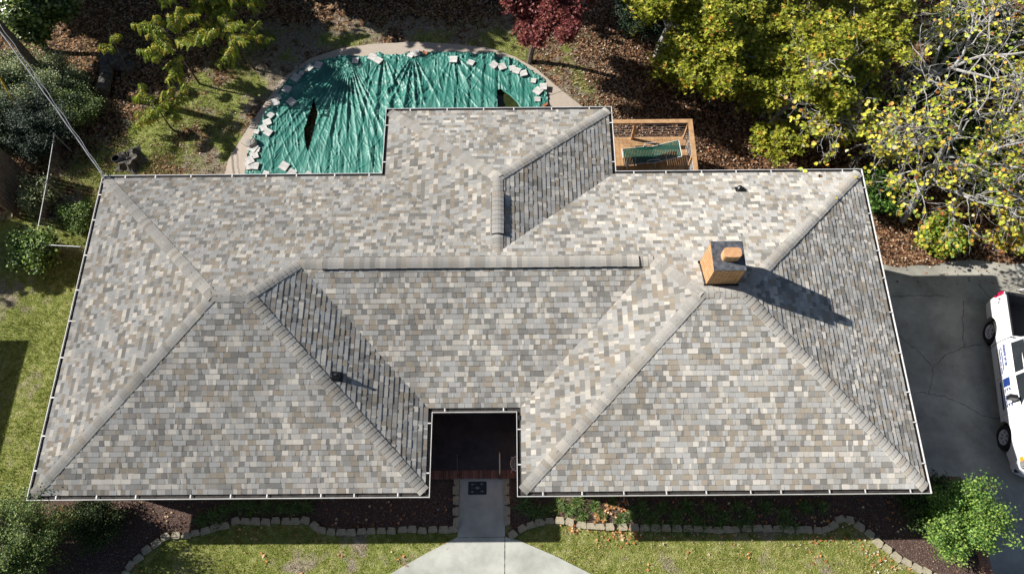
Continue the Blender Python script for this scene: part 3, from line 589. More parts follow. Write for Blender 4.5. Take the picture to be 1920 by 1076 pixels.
mb = MB(); a = np.linspace(math.pi*.0, math.pi, 14); mb.tube([(c0[0]+.24, c0[1]+.21*math.cos(t_), cz+.5+.42*math.sin(t_)**.6) for t_ in a], .012, 6)
for k in range(-3, 4): mb.bar((c0[0]+.24, c0[1]+k*.055, cz+.46), (c0[0]+.24, c0[1]+k*.055, cz+.86), .01, .006); mb.bar((c0[0]+.24, c0[1]-.19, cz+.62+k*.045), (c0[0]+.24, c0[1]+.19, cz+.64+k*.06), .01, .006)
mb.build('backrest', M['galv'], ic)

# ------------------------------------------------------------ pool and cover
PC = [(456, 400), (457, 332), (463, 308), (466, 285), (472, 262), (482, 243), (492, 222), (505, 203), (520, 180), (533, 158), (548, 143), (566, 128), (590, 117), (618, 110), (650, 105), (680, 108), (712, 101), (735, 106), (762, 104), (780, 98), (802, 100), (820, 99), (850, 99), (885, 102), (925, 100), (938, 108), (962, 112), (985, 124), (1002, 138), (1020, 149), (1023, 165), (1026, 185), (1027, 215), (1035, 260), (1040, 400)]
pcw = pxpoly(PC, -2.88); lens1 = pxpoly([(588, 183), (582, 205), (575, 225), (570, 240), (570, 256), (573, 275), (577, 284), (583, 262), (590, 235), (595, 210)], -2.9); hole2 = pxpoly([(933, 167), (945, 168), (960, 178), (974, 192), (984, 210), (990, 240), (932, 240)], -2.9)
inner = pxpoly([(480, 400), (485, 300), (500, 250), (525, 200), (560, 155), (610, 130), (680, 120), (780, 116), (880, 118), (950, 125), (995, 150), (1010, 200), (1015, 400)], -2.9)
lo = pcw.min(0)-.1; hi = pcw.max(0)+.1; lo[1] = 10.9*S; st = .026
X, Y = np.meshgrid(np.arange(lo[0], hi[0], st), np.arange(lo[1], hi[1], st)); base = gz(X, Y)+.06
din = np.where(inpoly(X, Y, inner), polydist(X, Y, inner, True), 0); dout = polydist(X, Y, pcw, True)
H = -.07*sm(din, 0, 1.2)
H += .05*(fbm(X*5, Y*5, 4, 21)-.45)*sm(1.0-dout, 0, 1)*1.6 + np.abs(fbm(X*9, Y*9, 3, 33)-.5)*.18*sm(.55-dout, 0, .5)     # bunched rim
def gather(u, v, a0, a1, k, amp, L, sd_):
    global H
    g_ = at(u, v, -2.9); dx = X-g_[0]; dy = Y-g_[1]; r = np.hypot(dx, dy)+1e-6; th = np.degrees(np.arctan2(dy, dx)) % 360; mid = (a0+a1)/2; wd = (a1-a0)/2
    wt = sm(wd+8-np.abs((th-mid+180) % 360-180), 0, 16); ph = k*np.radians(th)+3*fbm(th*.06+0*r, r*.25, 3, sd_); H = H+wt*amp*(1-np.abs(np.sin(ph)))**1.6*np.exp(-r/L)*sm(r, .05, .5)
gather(655, 112, 230, 300, 34, .12, 2.6, 51); gather(655, 112, 203, 230, 28, .15, 3.6, 52)
gather(720, 104, 240, 300, 14, .08, 2.2, 53); gather(775, 106, 235, 300, 16, .11, 2.0, 54); gather(850, 102, 245, 330, 12, .07, 2.2, 55)
cr = at(762, 160, -2.9); wt = np.exp(-(((X-cr[0])/1.1)**2+((Y-cr[1])/1.6)**2)); H += wt*.11*(1-np.abs(2*fbm(X*2.3+1.5*fbm(X*2, Y*2, 2, 8), Y*1.7, 4, 61)-1))**2.2
for (a, b_, sgn) in ((at(600, 230, -2.9)[0], .52, 1), (at(830, 150, -2.9)[0], .5, 1)):     # fold creases left from the packet
    xx = X+.10*(Y-14)*(-.25); f = ((xx-a)/b_) % 1; m_ = sm(X, a-.2, a+.3)*(1-sm(X, a+3.0, a+3.4)); H += m_*(.10*np.minimum(f, (1-f)*6)*.5+.018*np.exp(-((f-.98)/.04)**2))
rs = np.random.default_rng(5)
for k in range(1500):                                  # crisp long tension wrinkles, each in its own window
    c = np.array([rs.uniform(lo[0], hi[0]), rs.uniform(lo[1], hi[1])]); ang = math.radians(rs.normal(102 if rs.random() < .8 else 55, 14)); L = rs.uniform(.15, 1.1); wd = rs.uniform(.010, .022); am = rs.uniform(.006, .024)
    j0, j1 = [int(np.clip((c[0]+q*(2*L*abs(math.cos(ang))+.15)-lo[0])/st, 0, X.shape[1])) for q in (-1, 1)]; i0, i1 = [int(np.clip((c[1]+q*(2*L*abs(math.sin(ang))+.15)-lo[1])/st, 0, X.shape[0])) for q in (-1, 1)]
    xs, ys = X[i0:i1, j0:j1]-c[0], Y[i0:i1, j0:j1]-c[1]; dx = xs*math.cos(ang)+ys*math.sin(ang); dy = -xs*math.sin(ang)+ys*math.cos(ang)+.10*dx*dx*rs.uniform(-1, 1); H[i0:i1, j0:j1] += am*np.exp(-(dy/wd)**2)*np.exp(-(dx/L)**2)
c = at(535, 262, -2.9); H += .012*np.sin(9*np.hypot(X-c[0], (Y-c[1])*1.2)+2*fbm(X*2, Y*2, 2, 77))*np.exp(-np.hypot(X-c[0], Y-c[1])/1.0)
Zc = base+H; V, F = mesh_grid(X, Y, Zc); fc = V[F].mean(1); jit = .10*(fbm(fc[:, 0]*6, fc[:, 1]*6, 3, 91)-.5)
keep = inpoly(fc[:, 0]+jit, fc[:, 1]+jit, pcw) & ~inpoly(fc[:, 0], fc[:, 1], lens1) & ~inpoly(fc[:, 0], fc[:, 1], hole2)
mc, t, b = newmat('green_tarp'); tc = N(t, 'ShaderNodeTexCoord'); no = N(t, 'ShaderNodeTexNoise'); no.inputs['Scale'].default_value = 1.6; no.inputs['Detail'].default_value = 8
t.links.new(tc.outputs['Object'], no.inputs['Vector']); r = rampnode(t, [(.25, (.018, .125, .10)), (.5, (.038, .195, .155)), (.75, (.11, .29, .24))]); t.links.new(no.outputs[0], r.inputs[0]); t.links.new(r.outputs[0], b.inputs['Base Color'])
b.inputs['Roughness'].default_value = .46; mp = N(t, 'ShaderNodeMapping'); mp.inputs['Scale'].default_value = (9, 2.5, 1); mp.inputs['Rotation'].default_value = (0, 0, .25); t.links.new(tc.outputs['Object'], mp.inputs[0])
n2 = N(t, 'ShaderNodeTexNoise'); n2.inputs['Scale'].default_value = 1.6; n2.inputs['Detail'].default_value = 6; t.links.new(mp.outputs[0], n2.inputs['Vector']); bump(t, b, n2.outputs[0], .35, .04)
mb = MB(); mb.add(V, F[keep]); pcv = mb.build('pool_cover', mc, smooth=True); tag(pcv, 'wrinkled dark green tarp pool cover pulled tight over the pool behind the house', 'pool cover')
M['murk'] = noisemat('murky_water', (.018, .03, .008), (.06, .06, .022), 2.2, .12, 0, lo=.4, hi=.7)
mb = MB(); mb.prism([tuple(p) for p in pxpoly([(905, 150), (1000, 150), (1015, 230), (900, 260)], -2.9)], -3.25*S, -3.13*S); tag(mb.build('pool_water', M['murk']), 'murky green pool water seen through the gap in the cover', kind='structure')
mb = MB(); # pool rim visible in the hole
P = pxpoly([(944, 168), (958, 177), (972, 191), (982, 208), (988, 235)], -2.9); mb = MB(); mb.tube(np.c_[P, np.full(5, -2.95*S)], .05, 8); tag(mb.build('pool_coping', mc), 'curved pool edge under the tarp', kind='structure')
# pavers holding the cover
def cover_z(x, y):
    i = int(np.clip(round((y-lo[1])/st), 3, Y.shape[0]-4)); j = int(np.clip(round((x-lo[0])/st), 3, X.shape[1]-4)); return float(Zc[i-3:i+4, j-3:j+4].mean())
pv = [(622, 315, 5), (708, 297, 25), (740, 318, 35), (907, 290, 30), (1126, 312, 5), (1215, 327, 25), (1333, 338, 40), (1429, 354, -8), (1485, 381, -15), (1537, 417, 10), (1587, 450, 3), (1557, 513, 2), (430, 337, 20), (315, 403, 30), (270, 463, 20), (291, 524, 40), (211, 530, -20), (186, 594, 35), (168, 631, -25), (114, 683, 15), (172, 682, 30), (115, 770, 10), (103, 855, 5), (252, 850, 30), (292, 883, 25), (160, 892, 20), (80, 828, 60), (375, 893, 35), (78, 858, 80), (72, 845, 50), (100, 800, 70), (95, 762, 30), (150, 660, 65), (225, 505, 60), (385, 350, 45), (345, 380, 15), (935, 280, 70), (1560, 470, 40), (1375, 345, 65), (1450, 368, 25)]
pb = MB()
pb.prism([(-.14, -.15), (.14, -.15), (.15, -.14), (.15, .14), (.14, .15), (-.14, .15), (-.15, .14), (-.15, -.14)], 0, .045); pp = None
cw = sorted(pv, key=lambda q: math.atan2(q[1]-560, q[0]-850) % (2*math.pi) if False else (-math.atan2(560-q[1], q[0]-850)) % (2*math.pi)); cw = sorted(pv, key=lambda q: (math.atan2(q[1]-560, q[0]-850)-2.0) % (2*math.pi))
for k, (x, y, an) in enumerate(cw):
    u, v = 440+x/2.743, y/2.743; p = at(u, v, -2.83); z = cover_z(p[0], p[1])+.015
    if pp is None: pp = pb.build('concrete_paver', M['paver']); pp.location = (p[0], p[1], z); pp.rotation_euler = (0, 0, math.radians(-an)); o = pp
    else: o = dup(pp, (p[0], p[1], z), math.radians(-an)); 
    s_ = rnd(.86, 1.06) if k % 3 else rnd(.6, .85); o.rotation_euler = (rnd(-.1, .1), rnd(-.1, .1), math.radians(-an)); o.scale = (s_, s_*rnd(.85, 1.05), 1)
    tag(o, 'pale square concrete paver on the pool cover, %s clockwise from its lower left end' % ORD(k+1), 'paver', 'pavers holding down the pool cover')
def rock(name, u, v, h, sz, mat, label, cat, seed, rz=0, dz=0):
    rs = np.random.default_rng(seed); a = np.linspace(0, math.pi, 9); mb = MB(); n = 12
    V = []; 
    for i, ph in enumerate(a):
        for j in range(n):
            th = j*2*math.pi/n; q = np.array([math.sin(ph)*math.cos(th), math.sin(ph)*math.sin(th), math.cos(ph)]); q *= (1+rs.uniform(-.14, .14)); q = np.sign(q)*np.abs(q)**.75; V.append(q*np.array(sz)/2)
    V = np.array(V); cz, s_ = math.cos(rz), math.sin(rz); V = V@np.array([[cz, s_, 0], [-s_, cz, 0], [0, 0, 1]]); p = at(u, v, h)
    i = np.arange(8)[:, None]*n; j = np.arange(n)[None]; kk_ = (j+1) % n; mb.add(V, np.stack([i+j, i+kk_, i+n+kk_, i+n+j], -1).reshape(-1, 4))
    o = mb.build(name, mat); o.location = (p[0], p[1], float(gz(p[0], p[1]))+sz[2]*.3+dz); return tag(o, label, cat)
rock('rock', 472, 270, -2.85, (.42, .36, .24), M['stone'], 'large mottled field stone on the left rim of the pool cover', 'rock', 1, .6, .08)
rock('rock', 556, 127, -2.85, (.16, .13, .1), M['stone'], 'small pale stone near the upper left edge of the pool cover', 'rock', 2, .6, .08)
rock('rock', 574, 134, -2.85, (.2, .12, .1), M['stone'], 'small flat stone between two pavers at the upper left of the pool cover', 'rock', 3, .2, .08)
rock('rock', 474, 225, -2.85, (.15, .15, .1), M['stone'], 'pale pebble lying on the pool deck left of the cover', 'rock', 4)
for k, (u, v, a, lb) in enumerate([(797, 101, -.6, 'broken red brick beside a paver at the top centre of the pool cover'), (1022, 198, .7, 'red brick piece on the right rim of the pool cover by the bump-out roof')]):
    p = at(u, v, -2.82); mb = MB(); mb.box((0, 0, .03), (.19, .09, .06)); o = mb.build('brick', M['terracotta']); o.location = (p[0], p[1], cover_z(p[0], p[1])+.02); o.rotation_euler = (.1, .1, a); tag(o, lb, 'brick')

# ------------------------------------------------------------ deck with lounge
dz = -2.5*S; dx0, dx1, dy0, dy1 = 17.3*S, 20.85*S, 10.9*S, 13.78*S
dk = thing('deck', ((dx0+dx1)/2, (dy0+dy1)/2, dz-1), 'raised cedar deck with a flat cap rail and cable railing in the back corner', 'deck')
mb = MB(); x = dx0
while x < dx1: mb.box((x+.068, (dy0+dy1)/2, dz-.018), (.134, dy1-dy0, .034)); x += .14
mb.build('deck_boards', M['wood'], dk)
mb = MB(); mb.box(((dx0+dx1)/2, dy1-.02, dz-.15), (dx1-dx0, .04, .22)); mb.box((dx1-.02, (dy0+dy1)/2, dz-.15), (.04, dy1-dy0-.08, .22)); mb.build('rim_joist', M['wood'], dk)
mb = MB(); cz_ = dz+.98
mb.add([(dx0, dy1+.03, cz_), (dx0, dy1-.12, cz_), (dx1-.13, dy1-.12, cz_), (dx1+.02, dy1+.03, cz_), (dx0, dy1+.03, cz_+.04), (dx0, dy1-.12, cz_+.04), (dx1-.13, dy1-.12, cz_+.04), (dx1+.02, dy1+.03, cz_+.04)], [[0, 1, 2, 3], [4, 7, 6, 5], [0, 4, 5, 1], [1, 5, 6, 2], [2, 6, 7, 3], [3, 7, 4, 0]]); mb.build('cap_rail', M['wood'], dk)
mb = MB(); mb.add([(dx1-.128, dy1-.123, cz_), (dx1+.022, dy1+.027, cz_), (dx1+.022, dy0, cz_), (dx1-.128, dy0, cz_), (dx1-.128, dy1-.123, cz_+.04), (dx1+.022, dy1+.027, cz_+.04), (dx1+.022, dy0, cz_+.04), (dx1-.128, dy0, cz_+.04)], [[0, 3, 2, 1], [4, 5, 6, 7], [0, 1, 5, 4], [1, 2, 6, 5], [2, 3, 7, 6], [3, 0, 4, 7]]); mb.build('cap_rail', M['wood'], dk)
for (x, y) in ((18.75*S, dy1-.06), (dx1-.06, dy1-.06), (dx1-.06, 12.3*S), (dx1-.06, dy0+.1)): mb = MB(); mb.box((x, y, (cz_+dz-1.9)/2), (.09, .09, cz_-dz+1.9)); mb.build('post', M['wood'], dk)
for k in range(6):
    z = dz+.12+k*.145; mb = MB(); mb.tube([(dx0, dy1-.06, z), (dx1-.06, dy1-.06, z), (dx1-.06, dy0, z)], .006, 5, cap=False); mb.build('cable', M['cable'], dk)
# chaise lounge with vinyl straps
la = at(1176, 277, -2.15); lb_ = at(1284, 266, -1.9); lz = dz
lc = thing('chaise_lounge', (float(la[0]+.9), float(la[1]-.2), lz), 'white framed chaise lounge with dark green vinyl straps on the deck', 'lounge chair', rz=0)
o_ = np.array([17.98*S+.26, 13.02*S, lz]); ang = math.radians(4); ex_ = np.array([math.cos(ang), math.sin(ang), 0]); ey_ = np.array([-math.sin(ang), math.cos(ang), 0]); Zv = np.array([0, 0, 1.])
def LP(a, b_, c): return o_+ex_*a+ey_*b_+Zv*c
W2 = .64; prof = [(0, .30), (.55, .34), (1.05, .33), (1.92, .62)]
def pz(a): return float(np.interp(a, [p[0] for p in prof], [p[1] for p in prof]))
for s_, nm in ((0, ''), (-W2, '')): mb = MB(); mb.tube([LP(a, s_, c) for a, c in prof], .016, 8); mb.build('side_rail', M['white_metal'], lc)
mb = MB()
for a in (0, 1.05, 1.92): mb.tube([LP(a, 0, pz(a)), LP(a, -W2, pz(a))], .016, 8)
mb.build('cross_rail', M['white_metal'], lc)
for a in (.25, 1.2): mb = MB(); mb.tube([LP(a-.12, -.0, pz(a)), LP(a-.1, .02, .02), LP(a-.1, -W2-.02, .02), LP(a-.12, -W2, pz(a))], .014, 8); mb.build('leg', M['white_metal'], lc)
for s_ in (.02, -W2-.02): mb = MB(); mb.tube([LP(.75, s_, .34), LP(.78, s_, .53), LP(1.15, s_, .55), LP(1.25, s_, .36)], .014, 8); mb.build('armrest', M['white_metal'], lc)
M['strap'] = noisemat('green_vinyl_strap', (.004, .045, .03), (.008, .07, .048), 8, .35, 0)
mb = MB(); a = .04
while a < 1.9:
    z = pz(a+.02); d2 = (pz(a+.03)-pz(a))/.03; ax = [ex_*math.cos(math.atan(d2))+Zv*math.sin(math.atan(d2)), ey_, Zv]; mb.box(LP(a+.02, -W2/2, z+.014), (.046, W2, .006), axes=[ax[0], ey_, np.cross(ax[0], ey_)]); a += .052
mb.build('straps', M['strap'], lc)

# ------------------------------------------------------------ pickup truck
rp = at(1857, 622, -4.9+.42); fp = at(1884, 825, -4.5+.42); f3 = fp-rp; WB = 3.72; f3 = f3/np.linalg.norm(f3); left = np.cross([0, 0, 1.], f3); left /= np.linalg.norm(left); up3 = np.cross(f3, left)
mid = (rp+fp)/2-np.array([0, 0, .38])+left*.93
tk = bpy.data.objects.new('pickup_truck', None); sc.collection.objects.link(tk); tk.matrix_world = Matrix([[f3[i], left[i], up3[i], mid[i]] for i in range(3)]+[[0, 0, 0, 1]])
tag(tk, 'white crew cab pickup truck with blue door lettering parked on the driveway', 'pickup truck'); TKM = Matrix(tk.matrix_world)
def tb(mb, name, mat, parent=None, smooth=False):
    o = mb.build(name, mat, None, smooth); o.parent = parent or tk; return o
M['white_paint'] = noisemat('white_car_paint', (.78, .79, .80), (.80, .81, .82), 2, .22, 0); M['tyre'] = noisemat('tyre_rubber', (.015, .015, .015), (.03, .03, .03), 20, .85, .2)
M['alloy'] = noisemat('alloy', (.6, .6, .62), (.72, .72, .74), 10, .35, 0, metal=.1); M['liner'] = noisemat('bed_liner', (.015, .015, .017), (.03, .03, .032), 30, .8, .3)
M['blue'] = noisemat('blue_vinyl', (.012, .035, .17), (.015, .045, .2), 4, .4, 0); M['red_lamp'] = noisemat('red_lens', (.5, .01, .06), (.6, .02, .08), 4, .15, 0); M['amber'] = noisemat('amber_lens', (.9, .3, .02), (.95, .35, .03), 4, .15, 0)
FX, RX = WB/2, -WB/2; AR = .50
def halfw(x, z):
    wf = 1.0-.16*sm(x, 2.1, 2.95)-.03*sm(-x, 2.6, 3.0); flare = .035*(np.exp(-((x-FX)/.42)**2)+np.exp(-((x-RX)/.42)**2))*np.exp(-((z-.75)/.35)**2)
    return wf*(.965+.03*np.sin(np.clip((z-.3)/.9, 0, 1)*math.pi))-.07*sm(z, .95, 1.3)+flare
def zbot(x):
    b_ = .36
    for c in (FX, RX):
        d = abs(x-c)
        if d < AR: b_ = max(b_, .42+math.sqrt(max(AR*AR-d*d, 0))-.02)
    return b_
def shell(xs, ztop, name, over=True, inner=False):
    mb = MB(); rows = []
    for x in xs:
        zt = ztop(x); zb_ = min(zbot(x), zt-.05); col = []
        for k in range(9): z = zb_+(zt-.05-zb_)*k/8; col.append((x, float(halfw(x, z)), z))
        wt = float(halfw(x, zt-.05))
        if over: col += [(x, wt-.015, zt-.02), (x, wt-.06, zt), (x, wt*.5, zt+.03), (x, 0, zt+.045)]
        else: col += [(x, wt-.01, zt-.015), (x, wt-.03, zt), (x, wt-.09, zt), (x, wt-.11, zt-.02), (x, wt-.13, .72)]
        rows.append(col)
    R_ = np.array(rows); n, k = R_.shape[:2]
    for s_ in (1, -1):
        V = R_.reshape(-1, 3)*[1, s_, 1]; F = [[i*k+j, (i+1)*k+j, (i+1)*k+j+1, i*k+j+1][::s_] for i in range(n-1) for j in range(k-1)]; mb.add(V, F)
    return mb
ar = lambda a, b_, n: np.unique(np.concatenate([np.linspace(a, b_, n)]+[c+AR*np.cos(np.linspace(0, math.pi, 15)) for c in (FX, RX)])); cl = lambda v, a, b_: v[(v >= a-1e-6) & (v <= b_+1e-6)]
mb = shell(np.unique(np.r_[cl(ar(-1.25, 2.95, 30), -1.25, 2.95), -1.25, 2.95]), lambda x: 1.28-.14*float(sm(x, 1.5, 2.95))-.12*float(sm(x, 2.7, 2.95)), 'body'); bd = tb(mb, 'body', M['white_paint'], smooth=True)
mb = shell(np.unique(np.r_[cl(ar(-2.95, -1.28, 16), -2.95, -1.28), -2.95, -1.28]), lambda x: 1.33, 'bed', over=False); mb.box((-2.93, 0, .95), (.07, 1.72, .7)); mb.box((-1.31, 0, 1.0), (.05, 1.7, .62)); bed = tb(mb, 'cargo_bed', M['white_paint'], smooth=False)
mb = MB(); mb.box((-2.11, 0, .73), (1.56, 1.66, .03))
for s_ in (1, -1): mb.box((-2.11, s_*.80, 1.02), (1.56, .02, .58)); mb.box((-2.11, s_*.815, 1.335), (1.58, .05, .02))
mb.box((-1.345, 0, 1.02), (.02, 1.6, .58)); mb.box((-2.885, 0, 1.0), (.02, 1.6, .58)); mb.box((-2.93, 0, 1.315), (.075, 1.7, .02)); tb(mb, 'bed_liner', M['liner'], bed)
# bumpers, undertray
mb = MB(); mb.prism([(2.80, -.93), (2.98, -.86), (3.08, -.6), (3.12, 0), (3.08, .6), (2.98, .86), (2.80, .93), (2.70, .9), (2.70, -.9)], .45, .80); fb = tb(mb, 'front_bumper', M['white_paint']); mb = MB(); mb.box((3.05, 0, .62), (.16, 1.0, .16)); mb.box((2.93, -.83, .60), (.16, .1, .12)); mb.box((2.93, .83, .60), (.16, .1, .12)); tb(mb, 'bumper_intake', M['dark_metal'], fb); mb = MB(); mb.box((2.95, 0, .98), (.08, 1.25, .3)); tb(mb, 'grille', M['dark_metal']); mb = MB(); mb.box((-3.02, 0, .6), (.16, 1.7, .2)); tb(mb, 'rear_bumper', M['liner'])
mb = MB(); mb.box((0, 0, .55), (5.6, 1.2, .3)); tb(mb, 'chassis', M['liner'])
# cab
def ring(x0, x1, w_, z): return [(x0, -w_, z), (x1, -w_, z), (x1, w_, z), (x0, w_, z)]
CS = .28; lv = [(-1.24, 1.44, .90, 1.24), (-1.19, .87, .80, 1.62), (-1.12, .52, .715, 1.86), (-1.04, .36, .62, 1.915), (-.6, .05, .25, 1.935)]
mb = MB(); n = 4; V = []
def rr_(x0, x1, w_, z, r=.12, n=5):
    out = []
    for cx_, cy_, a0 in ((x1-r, w_-r, 0), (x0+r, w_-r, 90), (x0+r, -w_+r, 180), (x1-r, -w_+r, 270)):
        for k in range(n): a = math.radians(a0+90*k/(n-1)); out.append((cx_+r*math.cos(a), cy_+r*math.sin(a), z))
    return out
for x0, x1, w_, z in lv: V += rr_(x0, x1, w_, z, .14 if w_ > .3 else .05)
k = 20; F = [[l*k+i, l*k+(i+1) % k, (l+1)*k+(i+1) % k, (l+1)*k+i] for l in range(len(lv)-1) for i in range(k)]; mb.add(V, F); b0 = mb.n-k; mb.lo.append(np.arange(k)+b0); mb.ct.append(np.array([k])); mb.co.append(np.array([[.5]*3])); tb(mb, 'cab', M['white_paint'], smooth=True)
def lerp(a, b_, t_): return np.array(a)*(1-t_)+np.array(b_)*t_
def pane(pts, name='window', out=.006, parent=None, mat=None):
    P = np.array(pts, float); n = np.cross(P[1]-P[0], P[2]-P[0]); n /= np.linalg.norm(n); c = P.mean(0); n = n if n@(c-np.array([0, 0, 1.3])) > 0 else -n; k = len(P); mb = MB()
    mb.add(np.concatenate([P+n*out, P-n*.01]), [list(range(k))]); mb.add(np.zeros((0, 3)), [[i-2*k, (i+1) % k-2*k, k+(i+1) % k-2*k, k+i-2*k] for i in range(k)]); return tb(mb, name, mat or M['glass'], parent)
for s_ in (1, -1):
    f = lambda x, z: (x, s_*float(np.interp(z, [1.24, 1.62, 1.86], [.905, .805, .72])), z)
    pane([f(.08, 1.29), f(.05, 1.78), f(.54, 1.74), f(1.10, 1.33)], 'side_window', .004); pane([f(-1.06, 1.29), f(-1.04, 1.74), f(-.04, 1.78), f(-.02, 1.29)], 'side_window', .004)
pane([(1.38, -.74, 1.30), (1.38, .74, 1.30), (.65, .60, 1.80), (.65, -.60, 1.80)], 'windscreen', .03); pane([(-1.24, -.7, 1.32), (-1.24, .7, 1.32), (-1.155, .58, 1.8), (-1.155, -.58, 1.8)], 'rear_window', .012)
for s_ in (1, -1):
    mb = MB(); mb.bar((.84, s_*.88, 1.28), (.84, s_*1.02, 1.31), .05, .05); mb.box((.88, s_*1.12, 1.34), (.13, .24, .22)); tb(mb, 'wing_mirror', M['dark_metal'])
    for x in (-.95, .1): mb = MB(); mb.box((x, s_*(float(halfw(x, 1.12))+.018), 1.12), (.2, .025, .035)); tb(mb, 'door_handle', M['white_paint'])
    mb = MB(); mb.box((-2.93, s_*.90, 1.08), (.1, .13, .4)); tb(mb, 'tail_light', M['red_lamp'])
    mb = MB(); mb.box((2.86, s_*.78, .98), (.16, .22, .2)); hl = tb(mb, 'headlight', M['galv']); mb = MB(); mb.box((2.72, s_*.865, .98), (.16, .05, .12)); tb(mb, 'indicator', M['amber'])
    for x in (-.03, -1.265, 1.2):
        mb = MB(); q = [(x, s_*(float(halfw(x, z))+.001), z) for z in np.linspace(.48, 1.2, 8)]; mb.tube(q, .006, 4, cap=False); tb(mb, 'door_seam', M['dark_metal'])
    for cx_ in (FX, RX):
        c = np.array([cx_, s_*.865, .40]); ax = [[1, 0, 0], [0, 0, 1], [0, s_, 0]]; mb = MB()
        mb.lathe([(.27, -.1), (.36, -.13), (.395, -.08), (.40, 0), (.395, .08), (.36, .13), (.27, .125), (.25, .10), (.25, -.1)], c, 36, axes=ax); wh = tb(mb, 'wheel', M['tyre'], smooth=True)
        mb = MB(); mb.lathe([(.225, .05), (.0, .03)], c, 36, axes=ax); tb(mb, 'hub_well', M['dark_metal'], wh); mb = MB(); mb.lathe([(.252, .10), (.24, .118), (.215, .105), (.205, .05)], c, 36, axes=ax)
        for k in range(6):
            a = k*math.pi/3
            for da in (-.14, .14): mb.bar(c+np.array([.05*math.cos(a), s_*.085, .05*math.sin(a)]), c+np.array([.235*math.cos(a+da), s_*.10, .235*math.sin(a+da)]), .035, .03)
        mb.lathe([(0, .10), (.055, .098), (.06, .05)], c, 16, axes=ax); tb(mb, 'rim', M['alloy'], wh)
        mb = MB(); mb.lathe([(0, -.15), (.49, -.15), (.49, -.02)], c, 28, axes=ax); tb(mb, 'wheel_well', M['liner'])
# door lettering, passenger side (local -y)
def side_pt(x, z): return (x, -(float(halfw(x, z))+.004), z)
def decal(mb, x0, x1, z0, z1):
    n = max(2, int((x1-x0)/.1)); V = [side_pt(x, z) for x in np.linspace(x0, x1, n+1) for z in np.linspace(z0, z1, 4)]; mb.add(V, [[i*4+j, (i+1)*4+j, (i+1)*4+j+1, i*4+j+1] for i in range(n) for j in range(3)])
GL = {'E': [(0, 0, .22, 1), (0, 0, 1, .2), (0, .4, .8, .6), (0, .8, 1, 1)], 'L': [(0, 0, .22, 1), (0, 0, 1, .2)]}
def letter(mb, ch, x, z, w_, h):
    if ch in GL:
        for a, b_, c, d in GL[ch]: decal(mb, x+a*w_, x+c*w_, z+b_*h, z+d*h)
    elif ch == 'A':
        for (p0, p1) in (((0, 0), (.5, 1)), ((1, 0), (.5, 1))):
            q = [side_pt(x+(p0[0]+dx)*w_, z+p0[1]*h) for dx in (-.1, .12)]+[side_pt(x+(p1[0]+dx)*w_, z+p1[1]*h) for dx in (.12, -.1)]; mb.add(q, [[0, 1, 2, 3]])
        decal(mb, x+.2*w_, x+.8*w_, z+.25*h, z+.42*h)
    elif ch == 'G':
        for a, b_, c, d in [(0, .1, .22, .9), (.1, 0, .95, .2), (.1, .8, .95, 1), (.76, 0, .98, .5), (.5, .36, .98, .52)]: decal(mb, x+a*w_, x+c*w_, z+b_*h, z+d*h)
# front of the truck is +x; on the right-hand side text runs from the rear (left) to the front (right)
x = .40
for chh in 'EAGLE': mb = MB(); letter(mb, chh, x, .82, .105, .25); tb(mb, 'letter', M['blue']); x += .128
mb = MB(); decal(mb, .05, .34, .80, 1.08); tb(mb, 'logo_square', M['blue'])
mb = MB(); decal(mb, .10, 1.04, .60, .69); tb(mb, 'lettering_bar', M['blue']); mb = MB(); decal(mb, .42, 1.02, .755, .785); tb(mb, 'lettering_line', M['blue'])
rs = np.random.default_rng(3)
for r_, (z, h, x0, x1) in enumerate([(.99, .085, -1.1, -.36), (.88, .06, -1.06, -.22), (.79, .06, -1.02, -.14), (.68, .045, -1.05, -.12)]):
    x = x0; mb = MB()
    while x < x1: w_ = rs.uniform(.03, .055); decal(mb, x, min(x+w_, x1+.01), z, z+h); x += w_+(.010 if rs.random() < .85 else .04)
    tb(mb, 'small_lettering', M['blue'])

# ------------------------------------------------------------ white framed sign beyond the truck
p = at(1926, 548, -4.9); sg = thing('sandwich_sign', (p[0], p[1], float(gz(p[0], p[1]))), 'white framed sandwich sign with red lettering behind the pickup', 'sign'); z0 = float(gz(p[0], p[1])); M['pink'] = noisemat('white_sign', (.75, .7, .74), (.8, .77, .79), 6, .5, 0)
for s_ in (0, 1):
    B_ = np.array([p[0]-.28, p[1]+.1-s_*.5, z0+.03]); Tp = np.array([p[0]-.28, p[1]-.15, z0+.98]); dx = np.array([.62, 0, 0]); mb = MB(); mb.bar(B_, Tp, .05, .03); mb.bar(B_+dx, Tp+dx, .05, .03); mb.bar(Tp, Tp+dx, .05, .03); mb.bar(B_+(Tp-B_)*.15, B_+dx+(Tp-B_)*.15, .05, .03); fr = mb.build('sign_frame', M['pink'], sg)
    mb = MB(); c = (B_+Tp)/2+dx/2; d1 = (Tp-B_)/np.linalg.norm(Tp-B_); mb.box(c, (.56, .01, .72), axes=[[1, 0, 0], np.cross(d1, [1, 0, 0]), d1]); mb.build('sign_panel', M['pink'], sg)
